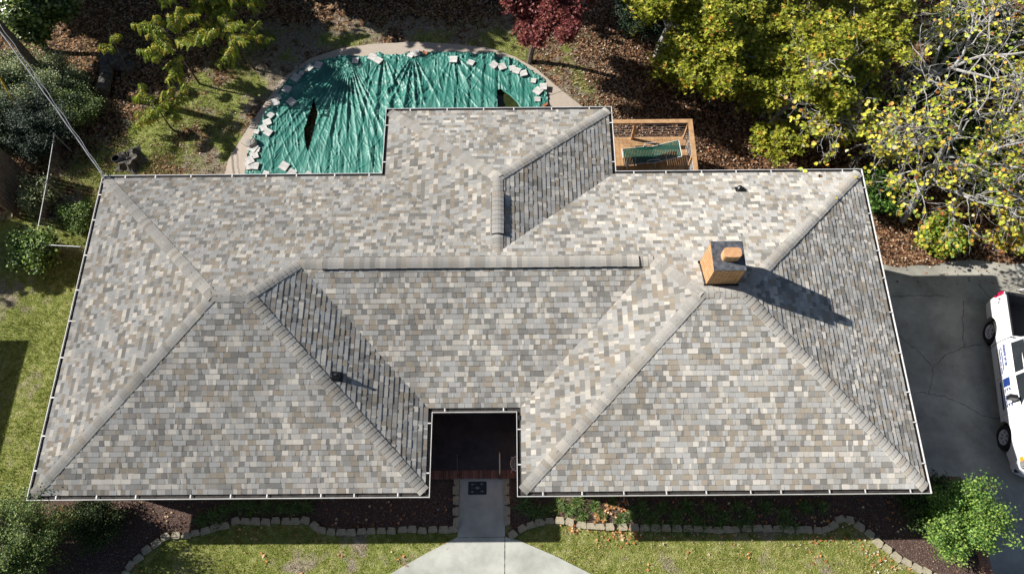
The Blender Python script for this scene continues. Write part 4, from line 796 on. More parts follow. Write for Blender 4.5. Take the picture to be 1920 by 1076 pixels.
# ------------------------------------------------------------ power line, pole, guy
pb_ = at(103, 162, -3.3); pz0 = float(gz(pb_[0], pb_[1])); pole = thing('utility_pole', (pb_[0], pb_[1], pz0), 'brown wooden utility pole in the bushes at the upper left', 'utility pole')
mb = MB(); 
ca = np.array([-.08*S, 10.72*S, .12]); best = None
for zc in np.linspace(1.5, 9, 200):
    q = np.array([pb_[0], pb_[1], zc]); d = q/S-CAM; dd = d@_fw; u = 960+FPX*(d@_r2)/dd; v = 538-FPX*(d@_u2)/dd; e = abs((u-191)*(68-331)-(v-331)*(0-191))
    if best is None or e < best[0]: best = (e, zc)
pt = np.array([pb_[0]+.1, pb_[1], min(best[1], pz0+9.2)]); print('pole attach', best, pz0)
mb = MB(); mb.tube([(pb_[0], pb_[1], pz0-.1), (pb_[0], pb_[1], pt[2]+.25)], [.15, .12], 14); mb.build('pole_shaft', M['bark_brown'], pole)
pl = thing('power_line', tuple(ca), 'twisted service cable from the left back roof corner to the utility pole', 'power line')
for k, (r, m_) in enumerate(((.016, 'cable'), (.011, 'cable_black'), (.009, 'galv'))):
    t_ = np.linspace(0, 1, 60); P = ca+(pt-ca)*t_[:, None]; P[:, 2] -= .35*4*t_*(1-t_)*.5; a = t_*2*math.pi*(6+k)+k*2; off = np.c_[np.cos(a), np.sin(a), 0*a]*([.006, .016, .016][k]); P = P+off*np.minimum(1, 8*t_)[:, None]
    if k == 2: P[:, 0] += .12*t_+.06; P[:, 2] += .05*np.sin(t_*3)
    mb = MB(); mb.tube(P, r, 6); mb.build('wire', M[m_], pl)
mb = MB(); mb.tube([ca+[0.05, -.1, -.1], ca+[.03, -.03, .12], ca+[0, .02, .02]], .03, 8); mb.build('wire_bracket', M['galv'], pl)
g1 = at(42, 223, -3.3); g2 = at(42, 223, -2.2); g0 = g2; ga = np.array([g2[0]+.35, g2[1]-.45, float(gz(g2[0]+.35, g2[1]-.45))]); gt_ = np.array([pb_[0], pb_[1], pz0+9.0]); gw = thing('guy_wire', tuple(g0), 'guy wire with a yellow plastic guard running down to the ground at the far left', 'guy wire')
q1 = at(-12, 125, -.3)
mb = MB(); mb.tube([g0, g0+(q1-g0)*.98], .022, 8); mb.build('yellow_guard', M['yellow'], gw); mb = MB(); mb.tube([ga, g0, g0+(q1-g0)*2.6], .006, 5); mb.build('wire', M['galv'], gw)

# ------------------------------------------------------------ fences
def fz(x, y): return float(gz(x, y))
cl_ = thing('chain_link_fence', (-3.1*S, 9*S, -2.8*S), 'rusty chain link fence with a top rail beside the left end of the house', 'fence')
fpts = [at(108, 258, -2.0), at(96, 350, -2.0), at(84, 445, -2.0)]; fp2 = [at(92, 469, -2.0), at(165, 473, -2.0)]
for grp in (fpts, fp2):
    G_ = [np.array([p[0], p[1], fz(p[0], p[1])]) for p in grp]
    for p in G_: mb = MB(); mb.tube([p, p+[0, 0, 1.12]], .025, 8); mb.lathe([(0, .03), (.025, .015), (.03, 0)], p+[0, 0, 1.12], 8); mb.build('fence_post', M['galv'], cl_)
    mb = MB(); mb.tube([p+[0, 0, 1.08] for p in G_], .017, 8); mb.build('top_rail', M['galv'], cl_)
    mb = MB()
    for a, b_ in zip(G_[:-1], G_[1:]):
        L = np.linalg.norm(b_-a); n = int(L/.075); d = (b_-a)/n; Hh = 1.05; ns = int(Hh/.075)
        for i in range(-ns, n):
            for sg_ in (0, 1):
                s0 = max(0, -i); s1 = min(ns, n-i); A1 = a+d*(i+s0); B1 = a+d*(i+s1); z0_, z1_ = s0*.075, s1*.075
                if sg_: z0_, z1_ = Hh-z0_, Hh-z1_
                if s1 > s0: mb.tube([A1+[0, 0, z0_], B1+[0, 0, z1_]], .0014, 3, cap=False)
    mb.build('wire_mesh', M['rust_wire'], cl_)
wf = thing('board_fence', (-5.6*S, 12*S, -3*S), 'dark weathered board fence at the far left edge', 'fence')
a, b_ = at(-6, 300, -1.5), at(12, 380, -1.5); a = at(8, 285, -1.6); b_ = at(2, 390, -1.6); L = np.linalg.norm(b_-a); d = (b_-a)/L
mb = MB(); n = int(L/.15)
for k in range(n): q = a+d*(k+.5)*.15; mb.box((q[0], q[1], fz(q[0], q[1])+.9), (.13, .02, 1.8+rnd(-.02, .02)), rz=math.atan2(d[1], d[0]))
mb.build('boards', M['old_wood'], wf); mb = MB()
for z in (.4, 1.4): mb.bar((a[0]-.04, a[1], fz(a[0], a[1])+z), (b_[0]-.04, b_[1], fz(b_[0], b_[1])+z), .05, .09)
mb.build('fence_rail', M['old_wood'], wf)
# ------------------------------------------------------------ logs and stumps
def log(name, a, b_, r, label, cat, mat='log'):
    rs = np.random.default_rng(int(abs(a[0])*100)); t_ = np.linspace(0, 1, 14); P = np.array(a)+(np.array(b_)-np.array(a))*t_[:, None]; th = thing(name, tuple(P[0]), label, cat)
    mb = MB(); mb.tube(P, r*(1+.08*rs.uniform(-1, 1, 14)), 18, cap=False); mb.build('bark', M[mat], th)
    mb = MB(); d = (P[-1]-P[0])/np.linalg.norm(P[-1]-P[0])
    for e, s_ in ((P[0], 1), (P[-1], -1)): mb = MB(); mb.tube([e+d*.005*s_, e+d*.05*s_], r*.97, 18); mb.build('cut_face', M['log'], th); return th
z_ = fz(*at(195, 175, -3)[:2]); p = at(196, 176, -2.75); q = at(203, 138, -2.75); log('log', (p[0], p[1], z_+.26), (q[0], q[1]+.15, z_+.24), .23, 'thick mossy cut log lying in the leaves with its sawn end facing the house', 'log')
p = at(190, 98, -2.6); q = at(200, 128, -2.6); log('branch_log', (p[0], p[1], fz(p[0], p[1])+.35), (q[0], q[1], fz(q[0], q[1])+.25), .09, 'short pale broken branch leaning on the dark boulder', 'log')
rock('boulder', 219, 118, -2.9, (1.05, .9, .6), M['log'], 'big dark rounded boulder behind the cut log', 'boulder', 11)
rock('boulder', 243, 128, -2.9, (.55, .5, .4), M['log'], 'smaller black boulder to the right of the big one', 'boulder', 12)
sp_ = at(245, 303, -2.9); st_ = thing('tree_stump', (sp_[0], sp_[1], fz(sp_[0], sp_[1])), 'weathered rotten tree stump with spreading roots behind the left roof corner', 'stump')
mb = MB(); n = 28; rs = np.random.default_rng(4); V = []; prof = [(.62, -.05), (.42, .06), (.33, .2), (.30, .3), (.22, .26), (.1, .18), (0.01, .2)]
for r, z in prof:
    for j in range(n):
        th = j*2*math.pi/n; rj = r*(1+.25*math.sin(5*th+1)*min(1, r/.4)+rs.uniform(-.05, .05)); V.append((sp_[0]+rj*math.cos(th), sp_[1]+rj*math.sin(th), fz(sp_[0], sp_[1])+z+rs.uniform(-.02, .02)))
i = np.arange(len(prof)-1)[:, None]*n; j = np.arange(n)[None]; k = (j+1) % n; mb.add(V, np.stack([i+j, i+k, i+n+k, i+n+j], -1).reshape(-1, 4)); mb.build('stump_wood', M['log'], st_)
p = at(220, 301, -2.8); fp_ = MB(); fp_.lathe([(.0, .02), (.09, .0), (.13, .22), (.145, .24), (.125, .24), (.11, .08), (0, .06)], (p[0], p[1], fz(p[0], p[1])), 20); tag(fp_.build('flower_pot', M['vent_black']), 'empty black nursery pot beside the rotten stump', 'flower pot')
# ------------------------------------------------------------ vegetation
LEAF = {'quad': (np.array([(0, -.5, 0), (.34, 0, .06), (0, .5, -.05), (-.34, 0, .06)]), [[0, 1, 2, 3]]),
        'round': (np.array([(0, -.5, 0), (.36, -.32, .05), (.46, .05, .04), (.0, .5, -.08), (-.46, .05, .04), (-.36, -.32, .05)]), [[0, 1, 2, 3], [0, 3, 4, 5]]),
        'star': (np.array([(0, -.5, 0), (.12, -.2, .02), (.5, -.15, .05), (.2, .08, 0), (0, .55, -.05), (-.2, .08, 0), (-.5, -.15, .05), (-.12, -.2, .02)]), [[0, 1, 2, 3], [0, 3, 4, 5], [0, 5, 6, 7]]),
        'long': (np.array([(0, -.5, 0), (.13, 0, .03), (0, .5, -.08), (-.13, 0, .03)]), [[0, 1, 2, 3]])}
def leaves(mb, P, size, pal, pw=None, shape='quad', flat=.5, rs=RNG, jit=.15, face=None):
    """P (n,3) leaf centres; flat = how strongly leaves lie level"""
    n = len(P); T0, F0 = LEAF[shape]; nz = rs.normal(0, 1, (n, 3)); nz[:, 2] = np.abs(nz[:, 2]); nz = nz*(1-flat)+np.array([0, 0, 1.6])*flat
    if face is not None: nz = nz+face
    nz /= np.linalg.norm(nz, axis=1)[:, None]; r = rs.normal(0, 1, (n, 3)); X = np.cross(r, nz); X /= np.linalg.norm(X, axis=1)[:, None]+1e-9; Y = np.cross(nz, X)
    sz = size*rs.uniform(.65, 1.3, n)[:, None, None]
    V = P[:, None]+sz*(T0[None, :, 0:1]*X[:, None]+T0[None, :, 1:2]*Y[:, None]+T0[None, :, 2:3]*nz[:, None])
    pal = np.array(pal); c = pal[rs.choice(len(pal), n, p=pw)]*rs.uniform(1-jit, 1+jit, (n, 1)); k = len(T0); base = np.arange(n)[:, None]*k
    q = [f for f in F0]; F = np.concatenate([base+np.array(f)[None] for f in q]) if len({len(f) for f in q}) == 1 else None
    mb.add(V.reshape(-1, 3), F, np.tile(c, (len(q), 1)))
def perp(d, rs, ang):
    r = rs.normal(0, 1, 3); x = np.cross(d, r); x /= np.linalg.norm(x)+1e-9; return d*math.cos(ang)+x*math.sin(ang)
def grow(mb, rs, p, d, L, r, lev, cfg, tips, nseg=6):
    r = max(r, .0065)
    """recursive branch; cfg[lev] = (children, length ratio, angle, wander, lift)"""
    n, ratio, ang, wan, lift = cfg[min(lev, len(cfg)-1)][:5]; P = [np.array(p)]; D_ = [d]
    for k in range(nseg):
        d = d+rs.normal(0, wan, 3)+np.array([0, 0, lift]); d /= np.linalg.norm(d); P.append(P[-1]+d*L/nseg); D_.append(d)
    P = np.array(P); last = lev >= len(cfg)-1; mb.tube(P, np.linspace(r, r*(.35 if not last else .3), nseg+1), 8 if lev == 0 else 6 if lev == 1 else 4 if lev == 2 else 3, cap=False)
    if last:
        tips += [(P[k], D_[k]) for k in range(1, nseg+1)]; return
    t0 = (cfg[0][5] if len(cfg[0]) > 5 else .35) if lev == 0 else .2
    for c in range(n):
        t_ = t0+(1-t0)*(c+rs.random())/n; k = t_*nseg; i = int(k); i = min(i, nseg-1); q = P[i]+(P[i+1]-P[i])*(k-i)
        grow(mb, rs, q, perp(D_[i], rs, math.radians(ang*rs.uniform(.7, 1.3))), L*ratio*rs.uniform(.7, 1.15)*(1.15-.4*t_), r*(1-.55*t_)*.66, lev+1, cfg, tips, nseg)
    grow(mb, rs, P[-1], D_[-1], L*ratio*.8, r*.35, lev+1, cfg, tips, nseg)
YG = [(.24, .27, .022), (.34, .37, .035), (.44, .44, .045), (.15, .18, .018), (.58, .50, .08), (.60, .28, .05), (.08, .11, .015)]; YGW = [.24, .24, .16, .16, .08, .03, .09]
YL = [(.66, .60, .06), (.75, .64, .09), (.45, .52, .06), (.70, .40, .07), (.26, .36, .04), (.80, .76, .45), (.50, .18, .05)]; YLW = [.30, .17, .24, .08, .15, .02, .04]
RD = [(.15, .035, .035), (.24, .06, .055), (.34, .11, .085), (.09, .02, .02), (.30, .10, .06)]; RDW = [.3, .3, .15, .15, .1]
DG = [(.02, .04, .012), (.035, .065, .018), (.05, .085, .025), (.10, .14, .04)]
GG = [(.06, .11, .03), (.12, .19, .05), (.21, .30, .08), (.32, .38, .12)]
BG = [(.07, .13, .03), (.13, .23, .045), (.23, .36, .07), (.34, .45, .12), (.03, .06, .015)]
GR = [(.17, .23, .11), (.30, .36, .16), (.48, .54, .38), (.07, .10, .04), (.34, .36, .10)]
def tree(name, base, H, r0, cfg, per, spread, size, pal, pw, shape, label, cat, group=None, seed=1, lean=(0, 0), bark='bark_grey', mat='leaf', flat=.45, frac=1., clus=1, name2='crown', trunkf=.55):
    rs = np.random.default_rng(seed); th = thing(name, tuple(base), label, cat, group); mb = MB(); tips = []
    d = np.array([lean[0], lean[1], 1.]); d /= np.linalg.norm(d); grow(mb, rs, np.array(base)-[0, 0, .1], d, H*trunkf, r0, 0, cfg, tips); mb.build('trunk', M[bark], th)
    T_ = np.array([t_[0] for t_ in tips]); T_ = T_[rs.random(len(T_)) < frac]
    P = np.repeat(T_, per, 0)+rs.normal(0, spread, (len(T_)*per, 3))*[1, 1, .7]; P = P[P[:, 2] > gz(P[:, 0], P[:, 1])+.15]
    mb = MB(); leaves(mb, P, size, pal, pw, shape, flat, rs); mb.build(name2, M[mat], th); return th
def G3(u, v, h): p = at(u, v, h); return np.array([p[0], p[1], float(gz(p[0], p[1]))])
def W3(x, y): return np.array([x*S, y*S, float(gz(x*S, y*S))])
cA = [(7, .62, 50, .10, .03), (6, .6, 48, .14, .04), (5, .55, 45, .18, .02), (0, 0, 0, .2, 0)]
# dense yellow-green maples at the upper right, placed by where their crowns stand
def under(u, v, h): p = at(u, v, h); return np.array([p[0], p[1], float(gz(p[0], p[1]))])
cM = [(9, .66, 62, .10, .02), (6, .6, 50, .14, .01), (5, .55, 45, .18, .0), (0, 0, 0, .2, 0)]
for k, (u, v, H, sd_, lb) in enumerate([(1255, 15, 5.6, 21, 'yellow green maple whose crown reaches furthest left, beside the red maple'), (1372, 82, 4.8, 22, 'leafy yellow green maple directly above the deck and leaf litter'), (1440, 15, 6.2, 23, 'tall yellow green maple cut by the top edge'), (1495, 135, 5.4, 24, 'yellow green maple tangled with the bare limbed redbud'), (1600, 30, 6.0, 25, 'yellow green maple behind the bare grey limbs at the top')]):
    tree('maple_tree', under(u, v, -.6), H, .15, cM, 9, .13, .15, YG, YGW, 'star', lb, 'tree', 'yellow green maples in the upper right wood', sd_, bark='bark_grey', flat=.5, trunkf=.58)
cB = [(9, .95, 62, .09, .01), (6, .62, 50, .20, .0), (5, .55, 50, .26, -.02), (2, .55, 45, .25, -.02), (0, 0, 0, .2, 0)]
for k, (b_, H, ln, sd_, fr, lb) in enumerate([(G3(1698, 408, -4.6), 6.0, (.10, .26), 36, .15, 'leaning grey trunked redbud beside the back right roof corner, limbs over the roof'), (under(1905, 235, -1.5), 4.8, (-.05, .1), 32, .16, 'yellow leaved redbud with a forked grey trunk at the right edge'), (under(1770, 110, -1.2), 6.2, (-.05, .05), 33, .08, 'nearly bare grey tree with scattered yellow and orange leaves at the upper right'), (under(1590, 175, -1.5), 5.2, (-.1, .05), 34, .07, 'bare limbed redbud between the maples and the leaning trunk'), (under(1900, 20, -1.2), 6.0, (0, 0), 35, .13, 'redbud with orange and yellow leaves in the upper right corner')]):
    tree('redbud_tree', b_, H, .16, ([(8, .95, 66, .07, .01, .62)]+cB[1:] if k == 0 else cB), 2, .07, .125, YL, YLW, 'round', lb, 'tree', 'sparse yellow redbuds', sd_, lean=ln, flat=.35, frac=fr, trunkf=.60)
# red maple
cR = [(8, .46, 66, .10, .0, .62), (5, .55, 50, .14, .02), (4, .5, 45, .2, .0), (0, 0, 0, .2, 0)]
tree('red_maple', G3(992, 118, -2.95), 4.9, .115, cR, 22, .12, .11, RD, RDW, 'star', 'small dark red maple behind the right end of the covered pool', 'tree', None, 41, bark='bark_brown', flat=.4, trunkf=.66, lean=(.30, .24))
# feathery saplings
def sapling(base, H, sd_, label, az0, nb_=9, blen=1.2, lean=(0, 0), pal=None, t0=.6):
    """thin leaning trunk, arching branches, each hung with short drooping feathery plumes"""
    rs = np.random.default_rng(sd_); th = thing('mimosa_sapling', tuple(base), label, 'sapling', 'feathery saplings in the back lawn'); tb_ = MB(); n = 10
    P = [np.array(base)-[0, 0, .1]]; d = np.array([lean[0], lean[1], 1.])
    for k in range(n): d = d+rs.normal(0, .06, 3); d /= np.linalg.norm(d); P.append(P[-1]+d*H/n)
    P = np.array(P); tb_.tube(P, np.linspace(.028+H*.006, .008, n+1), 7, cap=False); fm = MB(); pal = np.array(pal or [(.27, .33, .04), (.42, .44, .06), (.18, .25, .035), (.48, .40, .06), (.33, .40, .05)])
    def plume(q, dd, L, col):
        fr = [q]
        for j in range(4): dd = dd+np.array([0, 0, -.38]); dd /= np.linalg.norm(dd); fr.append(fr[-1]+dd*L/4)
        fr = np.array(fr); w_ = np.cross(dd, rs.normal(0, 1, 3)); w_ /= np.linalg.norm(w_); u_ = np.cross(dd, w_)
        for ww in (w_, u_):
            for j in range(4):
                for ss in (-1, 1):
                    wd = .052*(1.15-.22*j); st_ = fr[j+1]-fr[j]; fm.add([fr[j], fr[j]+st_*.75, fr[j]+ww*ss*wd+st_*1.25, fr[j]+ww*ss*wd+st_*.45], [[0, 1, 2, 3]], col*rs.uniform(.8, 1.2))
    def arm(q, a, L, r, sub):
        m_ = max(5, int(L/.09)); d = np.array([math.cos(a), math.sin(a), .42]); br = [q]
        for k in range(m_): d = d+np.array([0, 0, -.07])+rs.normal(0, .045, 3); d /= np.linalg.norm(d); br.append(br[-1]+d*L/m_)
        br = np.array(br); tb_.tube(br, np.linspace(r, .003, m_+1), 4, cap=False); side = np.cross(d, [0, 0, 1]); side /= np.linalg.norm(side)
        for k in range(1 if sub else 2, m_+1):
            for s_ in (-1, 1): plume(br[k], side*s_*.7+d*.3+rs.normal(0, .12, 3), rs.uniform(.15, .26), pal[rs.integers(len(pal))]*rs.uniform(.75, 1.2))
        if not sub:
            for k in (m_//4, m_//2, 3*m_//4):
                arm(br[k], a+rs.choice([-1, 1])*rs.uniform(.5, .9), L*.5, r*.6, True)
    for b_i in range(nb_):
        t_ = t0+(1-t0)*(b_i+.5)/nb_; arm(P[int(t_*n)], math.radians(az0+b_i*137.5+rs.uniform(-25, 25)), blen*rs.uniform(.7, 1.2)*(1.2-.5*(t_-t0)/(1-t0)), .012, False)
    tb_.build('trunk', M['bark_brown'], th); fm.build('fronds', M['leaf'], th); return th
sapling(G3(375, 158, -2.9), 2.9, 51, 'feathery sapling with a thin straight trunk standing in the sun left of the pool', 150, 9, 1.15, lean=(-.02, 0))
sapling(G3(478, 130, -2.9), 2.7, 52, 'feathery sapling nearest the pool deck, its trunk leaning away from the pool', 110, 8, 1.15, lean=(-.15, .06))
sapling(G3(328, 248, -2.9), 1.7, 53, 'short feathery sapling with bare pale twigs in the middle of the back lawn', 60, 8, .85, lean=(-.2, .25), t0=.5)
sapling(G3(455, 60, -2.95), 3.3, 54, 'tall feathery sapling at the top edge with dense yellow green plumes', 20, 12, 1.35)
sapling(G3(390, 50, -2.95), 3.2, 55, 'feathery sapling in the shade at the top edge, left of the tallest one', 80, 12, 1.3)
sapling(G3(252, 150, -2.95), 2.6, 56, 'thin bare stemmed sapling beside the dark boulders', 200, 2, .5)
def shrub(name, base, R, H, per, size, pal, label, cat, seed, group=None, shape='quad', stems=26, mat='leaf', spread=.11, bark='bark_brown', pw=None, flat=.35, dirb=(0, 0)):
    rs = np.random.default_rng(seed); th = thing(name, tuple(base), label, cat, group); mb = MB(); tips = []
    for k in range(stems):
        a = rs.uniform(0, 2*math.pi); rad = R*math.sqrt(rs.random()); d = np.array([math.cos(a)*rad+dirb[0]*R, math.sin(a)*rad+dirb[1]*R, H*rs.uniform(.55, 1)*(1-.35*(rad/R)**2)]); L = np.linalg.norm(d); d = d/L
        grow(mb, rs, np.array(base)+rs.normal(0, .06, 3)*[1, 1, 0], d, L, .016+.01*H, 0, [(5, .32, 40, .07, .01), (3, .5, 40, .15, .01), (0, 0, 0, .2, 0)], tips, 5)
    mb.build('stems', M[bark], th); T_ = np.array([t_[0] for t_ in tips]); P = np.repeat(T_, per, 0)+rs.normal(0, spread, (len(T_)*per, 3)); P = P[P[:, 2] > gz(P[:, 0], P[:, 1])+.03]; mb = MB(); leaves(mb, P, size, pal, pw, shape, flat, rs); mb.build('foliage', M[mat], th); return th
shrub('shrub', under(1812, 975, -1.3)*[1, 1, 0]+[0, 0, -2.5], .80, 2.0, 6, .065, [(.07, .15, .03), (.13, .26, .05), (.23, .38, .07), (.34, .46, .10)], 'bright green loose shrub by the driveway at the lower right corner of the house', 'shrub', 61, stems=46, spread=.10, flat=.25)
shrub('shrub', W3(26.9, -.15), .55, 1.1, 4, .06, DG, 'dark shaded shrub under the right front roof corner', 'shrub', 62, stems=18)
shrub('shrub', W3(-1.0, -1.2), 1.25, 2.9, 6, .055, GG, 'large dark green shrub under the lower left roof corner', 'shrub', 63, stems=60, spread=.10, flat=.25)
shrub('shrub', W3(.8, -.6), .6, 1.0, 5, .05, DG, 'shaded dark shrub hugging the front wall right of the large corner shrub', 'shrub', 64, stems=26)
shrub('shrub', W3(-2.6, -1.8), 1.1, 1.8, 6, .055, BG, 'sunlit green shrub at the bottom left edge of the photo', 'shrub', 65, stems=36, flat=.25)
# left wood: bushes, holly, ivy
shrub('bush', G3(45, 185, -3.1), 1.25, 1.1, 6, .07, GR, 'pale grey green bush behind the power line at the upper left', 'bush', 71, stems=46)
shrub('bush', G3(120, 170, -3.1), .9, 1.1, 6, .055, GR, 'pale leaved bush at the foot of the utility pole', 'bush', 72, stems=30)
shrub('bush', G3(95, 255, -3.1), 1.2, 1.4, 6, .06, [(.05, .08, .05), (.08, .12, .08), (.03, .05, .03)], 'dark grey green bush between the power line and the chain link fence', 'bush', 73, stems=40)
shrub('bush', G3(20, 270, -3.1), 1.0, 1.5, 6, .06, DG, 'dark green bush at the left edge above the board fence', 'bush', 74, stems=34)
shrub('bush', G3(150, 225, -3.1), .8, .9, 5, .055, GG, 'small mixed green bush right of the power line', 'bush', 75, stems=26)
shrub('vine', G3(95, 490, -2.9), .75, 1.2, 3, .075, BG, 'leafy vine climbing the corner of the chain link fence', 'vine', 76, stems=16, shape='round')
shrub('vine', G3(88, 385, -2.9), .5, 1.2, 3, .065, [(.14, .18, .07), (.25, .27, .12)], 'small pale vine on the middle of the chain link fence', 'vine', 77, stems=10, shape='round')
shrub('bush', G3(150, 420, -2.9), .45, .35, 5, .06, BG, 'low bright green weeds in the sun beside the left gutter', 'weeds', 78, stems=16)
tree('holly_tree', under(40, 40, -1.2), 4.6, .14, cA, 12, .16, .12, [(.06, .10, .025), (.10, .16, .035), (.18, .24, .06), (.3, .34, .10)], None, 'round', 'glossy dark green holly tree in the upper left corner', 'tree', None, 81, mat='leaf_gloss', bark='bark_brown')
shrub('small_pine', G3(1470, 240, -4.4), .45, .8, 7, .09, [(.10, .17, .10), (.16, .25, .15), (.06, .10, .05)], 'small blue green evergreen seedling on the leaf litter right of the deck', 'shrub', 82, stems=12, shape='long')
shrub('shrub', G3(1640, 365, -4.4), .7, 1.1, 4, .09, [(.05, .11, .02), (.09, .19, .03), (.14, .27, .05)], 'low dark shrub with round green leaves beside the right gutter', 'shrub', 83, stems=18, shape='round')
shrub('shrub', G3(1760, 445, -4.6), .6, .8, 4, .12, [(.16, .30, .04), (.28, .42, .06), (.45, .46, .06), (.55, .45, .07)], 'bright green and yellow sprouts at the foot of the leaning grey trunk', 'shrub', 84, stems=20, shape='round')
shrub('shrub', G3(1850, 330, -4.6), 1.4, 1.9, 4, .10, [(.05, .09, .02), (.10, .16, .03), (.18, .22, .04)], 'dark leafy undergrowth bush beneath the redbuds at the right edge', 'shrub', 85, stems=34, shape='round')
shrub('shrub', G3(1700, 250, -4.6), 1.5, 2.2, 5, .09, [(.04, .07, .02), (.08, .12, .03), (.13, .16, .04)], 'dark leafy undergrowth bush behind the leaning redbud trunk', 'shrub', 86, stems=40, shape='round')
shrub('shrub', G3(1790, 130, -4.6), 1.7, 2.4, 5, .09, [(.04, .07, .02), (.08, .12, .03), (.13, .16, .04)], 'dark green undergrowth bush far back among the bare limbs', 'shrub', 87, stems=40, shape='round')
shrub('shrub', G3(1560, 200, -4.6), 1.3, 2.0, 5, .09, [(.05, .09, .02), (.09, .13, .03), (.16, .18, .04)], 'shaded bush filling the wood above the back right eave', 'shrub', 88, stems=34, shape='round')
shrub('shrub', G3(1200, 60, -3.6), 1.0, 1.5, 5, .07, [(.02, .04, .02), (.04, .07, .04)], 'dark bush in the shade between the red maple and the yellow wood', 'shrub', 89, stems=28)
shrub('shrub', G3(1890, 440, -4.8), .8, 1.5, 3, .13, YL, 'low hanging yellow leaved branches at the right edge above the driveway', 'shrub', 90, stems=14, shape='round')
# trees outside the frame that shade the yard and the left lawn
cS = [(7, .6, 52, .10, .03), (5, .6, 48, .14, .04), (4, .55, 45, .18, .02), (0, 0, 0, .2, 0)]
for k, (x, y, H) in enumerate([(-13.5, 26.5, 8), (-9.0, 24.5, 10), (-3.5, 25.5, 10), (2.5, 25.0, 9.5), (8.0, 25.4, 9), (13.0, 25.2, 9), (-17.5, 11.0, 7.5), (-11.5, 11.3, 5.6), (18.0, 26.0, 10), (-9.3, 21.9, 7.5), (3.6, 24.8, 7.2)]):
    tree('shade_tree', W3(x, y), H, .22, cS, 12, .28, .24, [(.05, .08, .02), (.09, .12, .03), (.15, .15, .04)], None, 'round', ['broad green tree beyond the upper left corner of the photo', 'tall green tree behind the holly', 'tall green tree beyond the top edge above the saplings', 'tall green tree beyond the top edge above the pool', 'tall green tree beyond the top edge, centre left', 'tall green tree beyond the top edge above the red maple', 'green tree beyond the left edge behind the board fence', 'smaller green tree beyond the left edge by the fence corner', 'tall green tree beyond the top edge behind the maples', 'broad tree just beyond the upper left corner above the pole', 'broad tree just beyond the top edge over the pool'][k], 'tree', 'shade trees round the yard', 100+k, bark='bark_brown')
# strap leaved grass clumps in the front beds
def clump(p, R, n, sd_, pal, wd=.011):
    rs = np.random.default_rng(sd_); z = float(gz(p[0], p[1])); mb = MB(); pal = np.array(pal)
    for k in range(n):
        a = rs.uniform(0, 2*math.pi); L = R*rs.uniform(.6, 1.25); out = rs.uniform(.35, 1.); o = np.array([p[0], p[1], z])+np.r_[rs.normal(0, R*.22, 2), 0]; dr = np.array([math.cos(a), math.sin(a), 0]); sd = np.array([-math.sin(a), math.cos(a), 0]); m_ = 4; V = []
        for j in range(m_+1):
            t_ = j/m_; q = o+dr*L*out*t_+np.array([0, 0, L*(1.25-out*.6)*t_-L*1.0*t_*t_*out*.9]); w_ = wd*(1-t_*.85); V += [q-sd*w_, q+sd*w_]
        mb.add(V, [[2*j, 2*j+1, 2*j+3, 2*j+2] for j in range(m_)], pal[rs.integers(len(pal))]*rs.uniform(.8, 1.2))
    return mb
LP_ = [(.06, .11, .03), (.10, .18, .04), (.16, .26, .06), (.26, .32, .12)]
spots = []
for u, v, R in [(375, 975, .3), (395, 965, .32), (420, 955, .33), (445, 948, .33), (470, 950, .33), (497, 948, .33), (525, 950, .32), (550, 950, .32), (575, 948, .3), (405, 985, .26)]: spots.append((u, v, R, 'left'))
for u, v, R in [(985, 945, .4), (1005, 962, .38), (1025, 955, .3), (1050, 945, .3), (1068, 955, .3), (1085, 940, .32), (1092, 966, .28), (1115, 948, .3), (1130, 965, .26), (1150, 938, .25), (1165, 975, .28), (1185, 962, .3), (1205, 950, .34), (1225, 970, .34), (1245, 950, .34), (1270, 968, .34), (1290, 948, .34), (1310, 975, .32), (1335, 952, .34), (1360, 968, .32), (1385, 948, .32), (1410, 965, .3), (1440, 948, .32), (1475, 962, .32), (1490, 985, .28), (1515, 950, .32), (1545, 948, .3), (1215, 985, .3), (1240, 988, .28), (1265, 984, .3), (1290, 990, .26), (1320, 988, .3), (1350, 985, .28), (1385, 984, .3), (1405, 988, .26), (1470, 986, .28)]: spots.append((u, v, R, 'right'))
cnt = {'left': 0, 'right': 0}
for k, (u, v, R, sd_) in enumerate(spots):
    p = at(u, v, HF+.15); cnt[sd_] += 1; big = k == 10
    o = clump(p, R*(1.25 if big else .95), 60 if big else 130, 200+k, LP_ if not big else [(.08, .16, .05), (.12, .22, .07)], .016 if big else .011).build('liriope_clump', M['leaf'])
    tag(o, ('tall drooping broad bladed lily clump at the front walk end of the right bed' if big else 'dark green strap leaved clump, %s from the left in the %s front bed' % (ORD(cnt[sd_]), sd_)), 'grass clump', 'liriope clumps in the front beds')

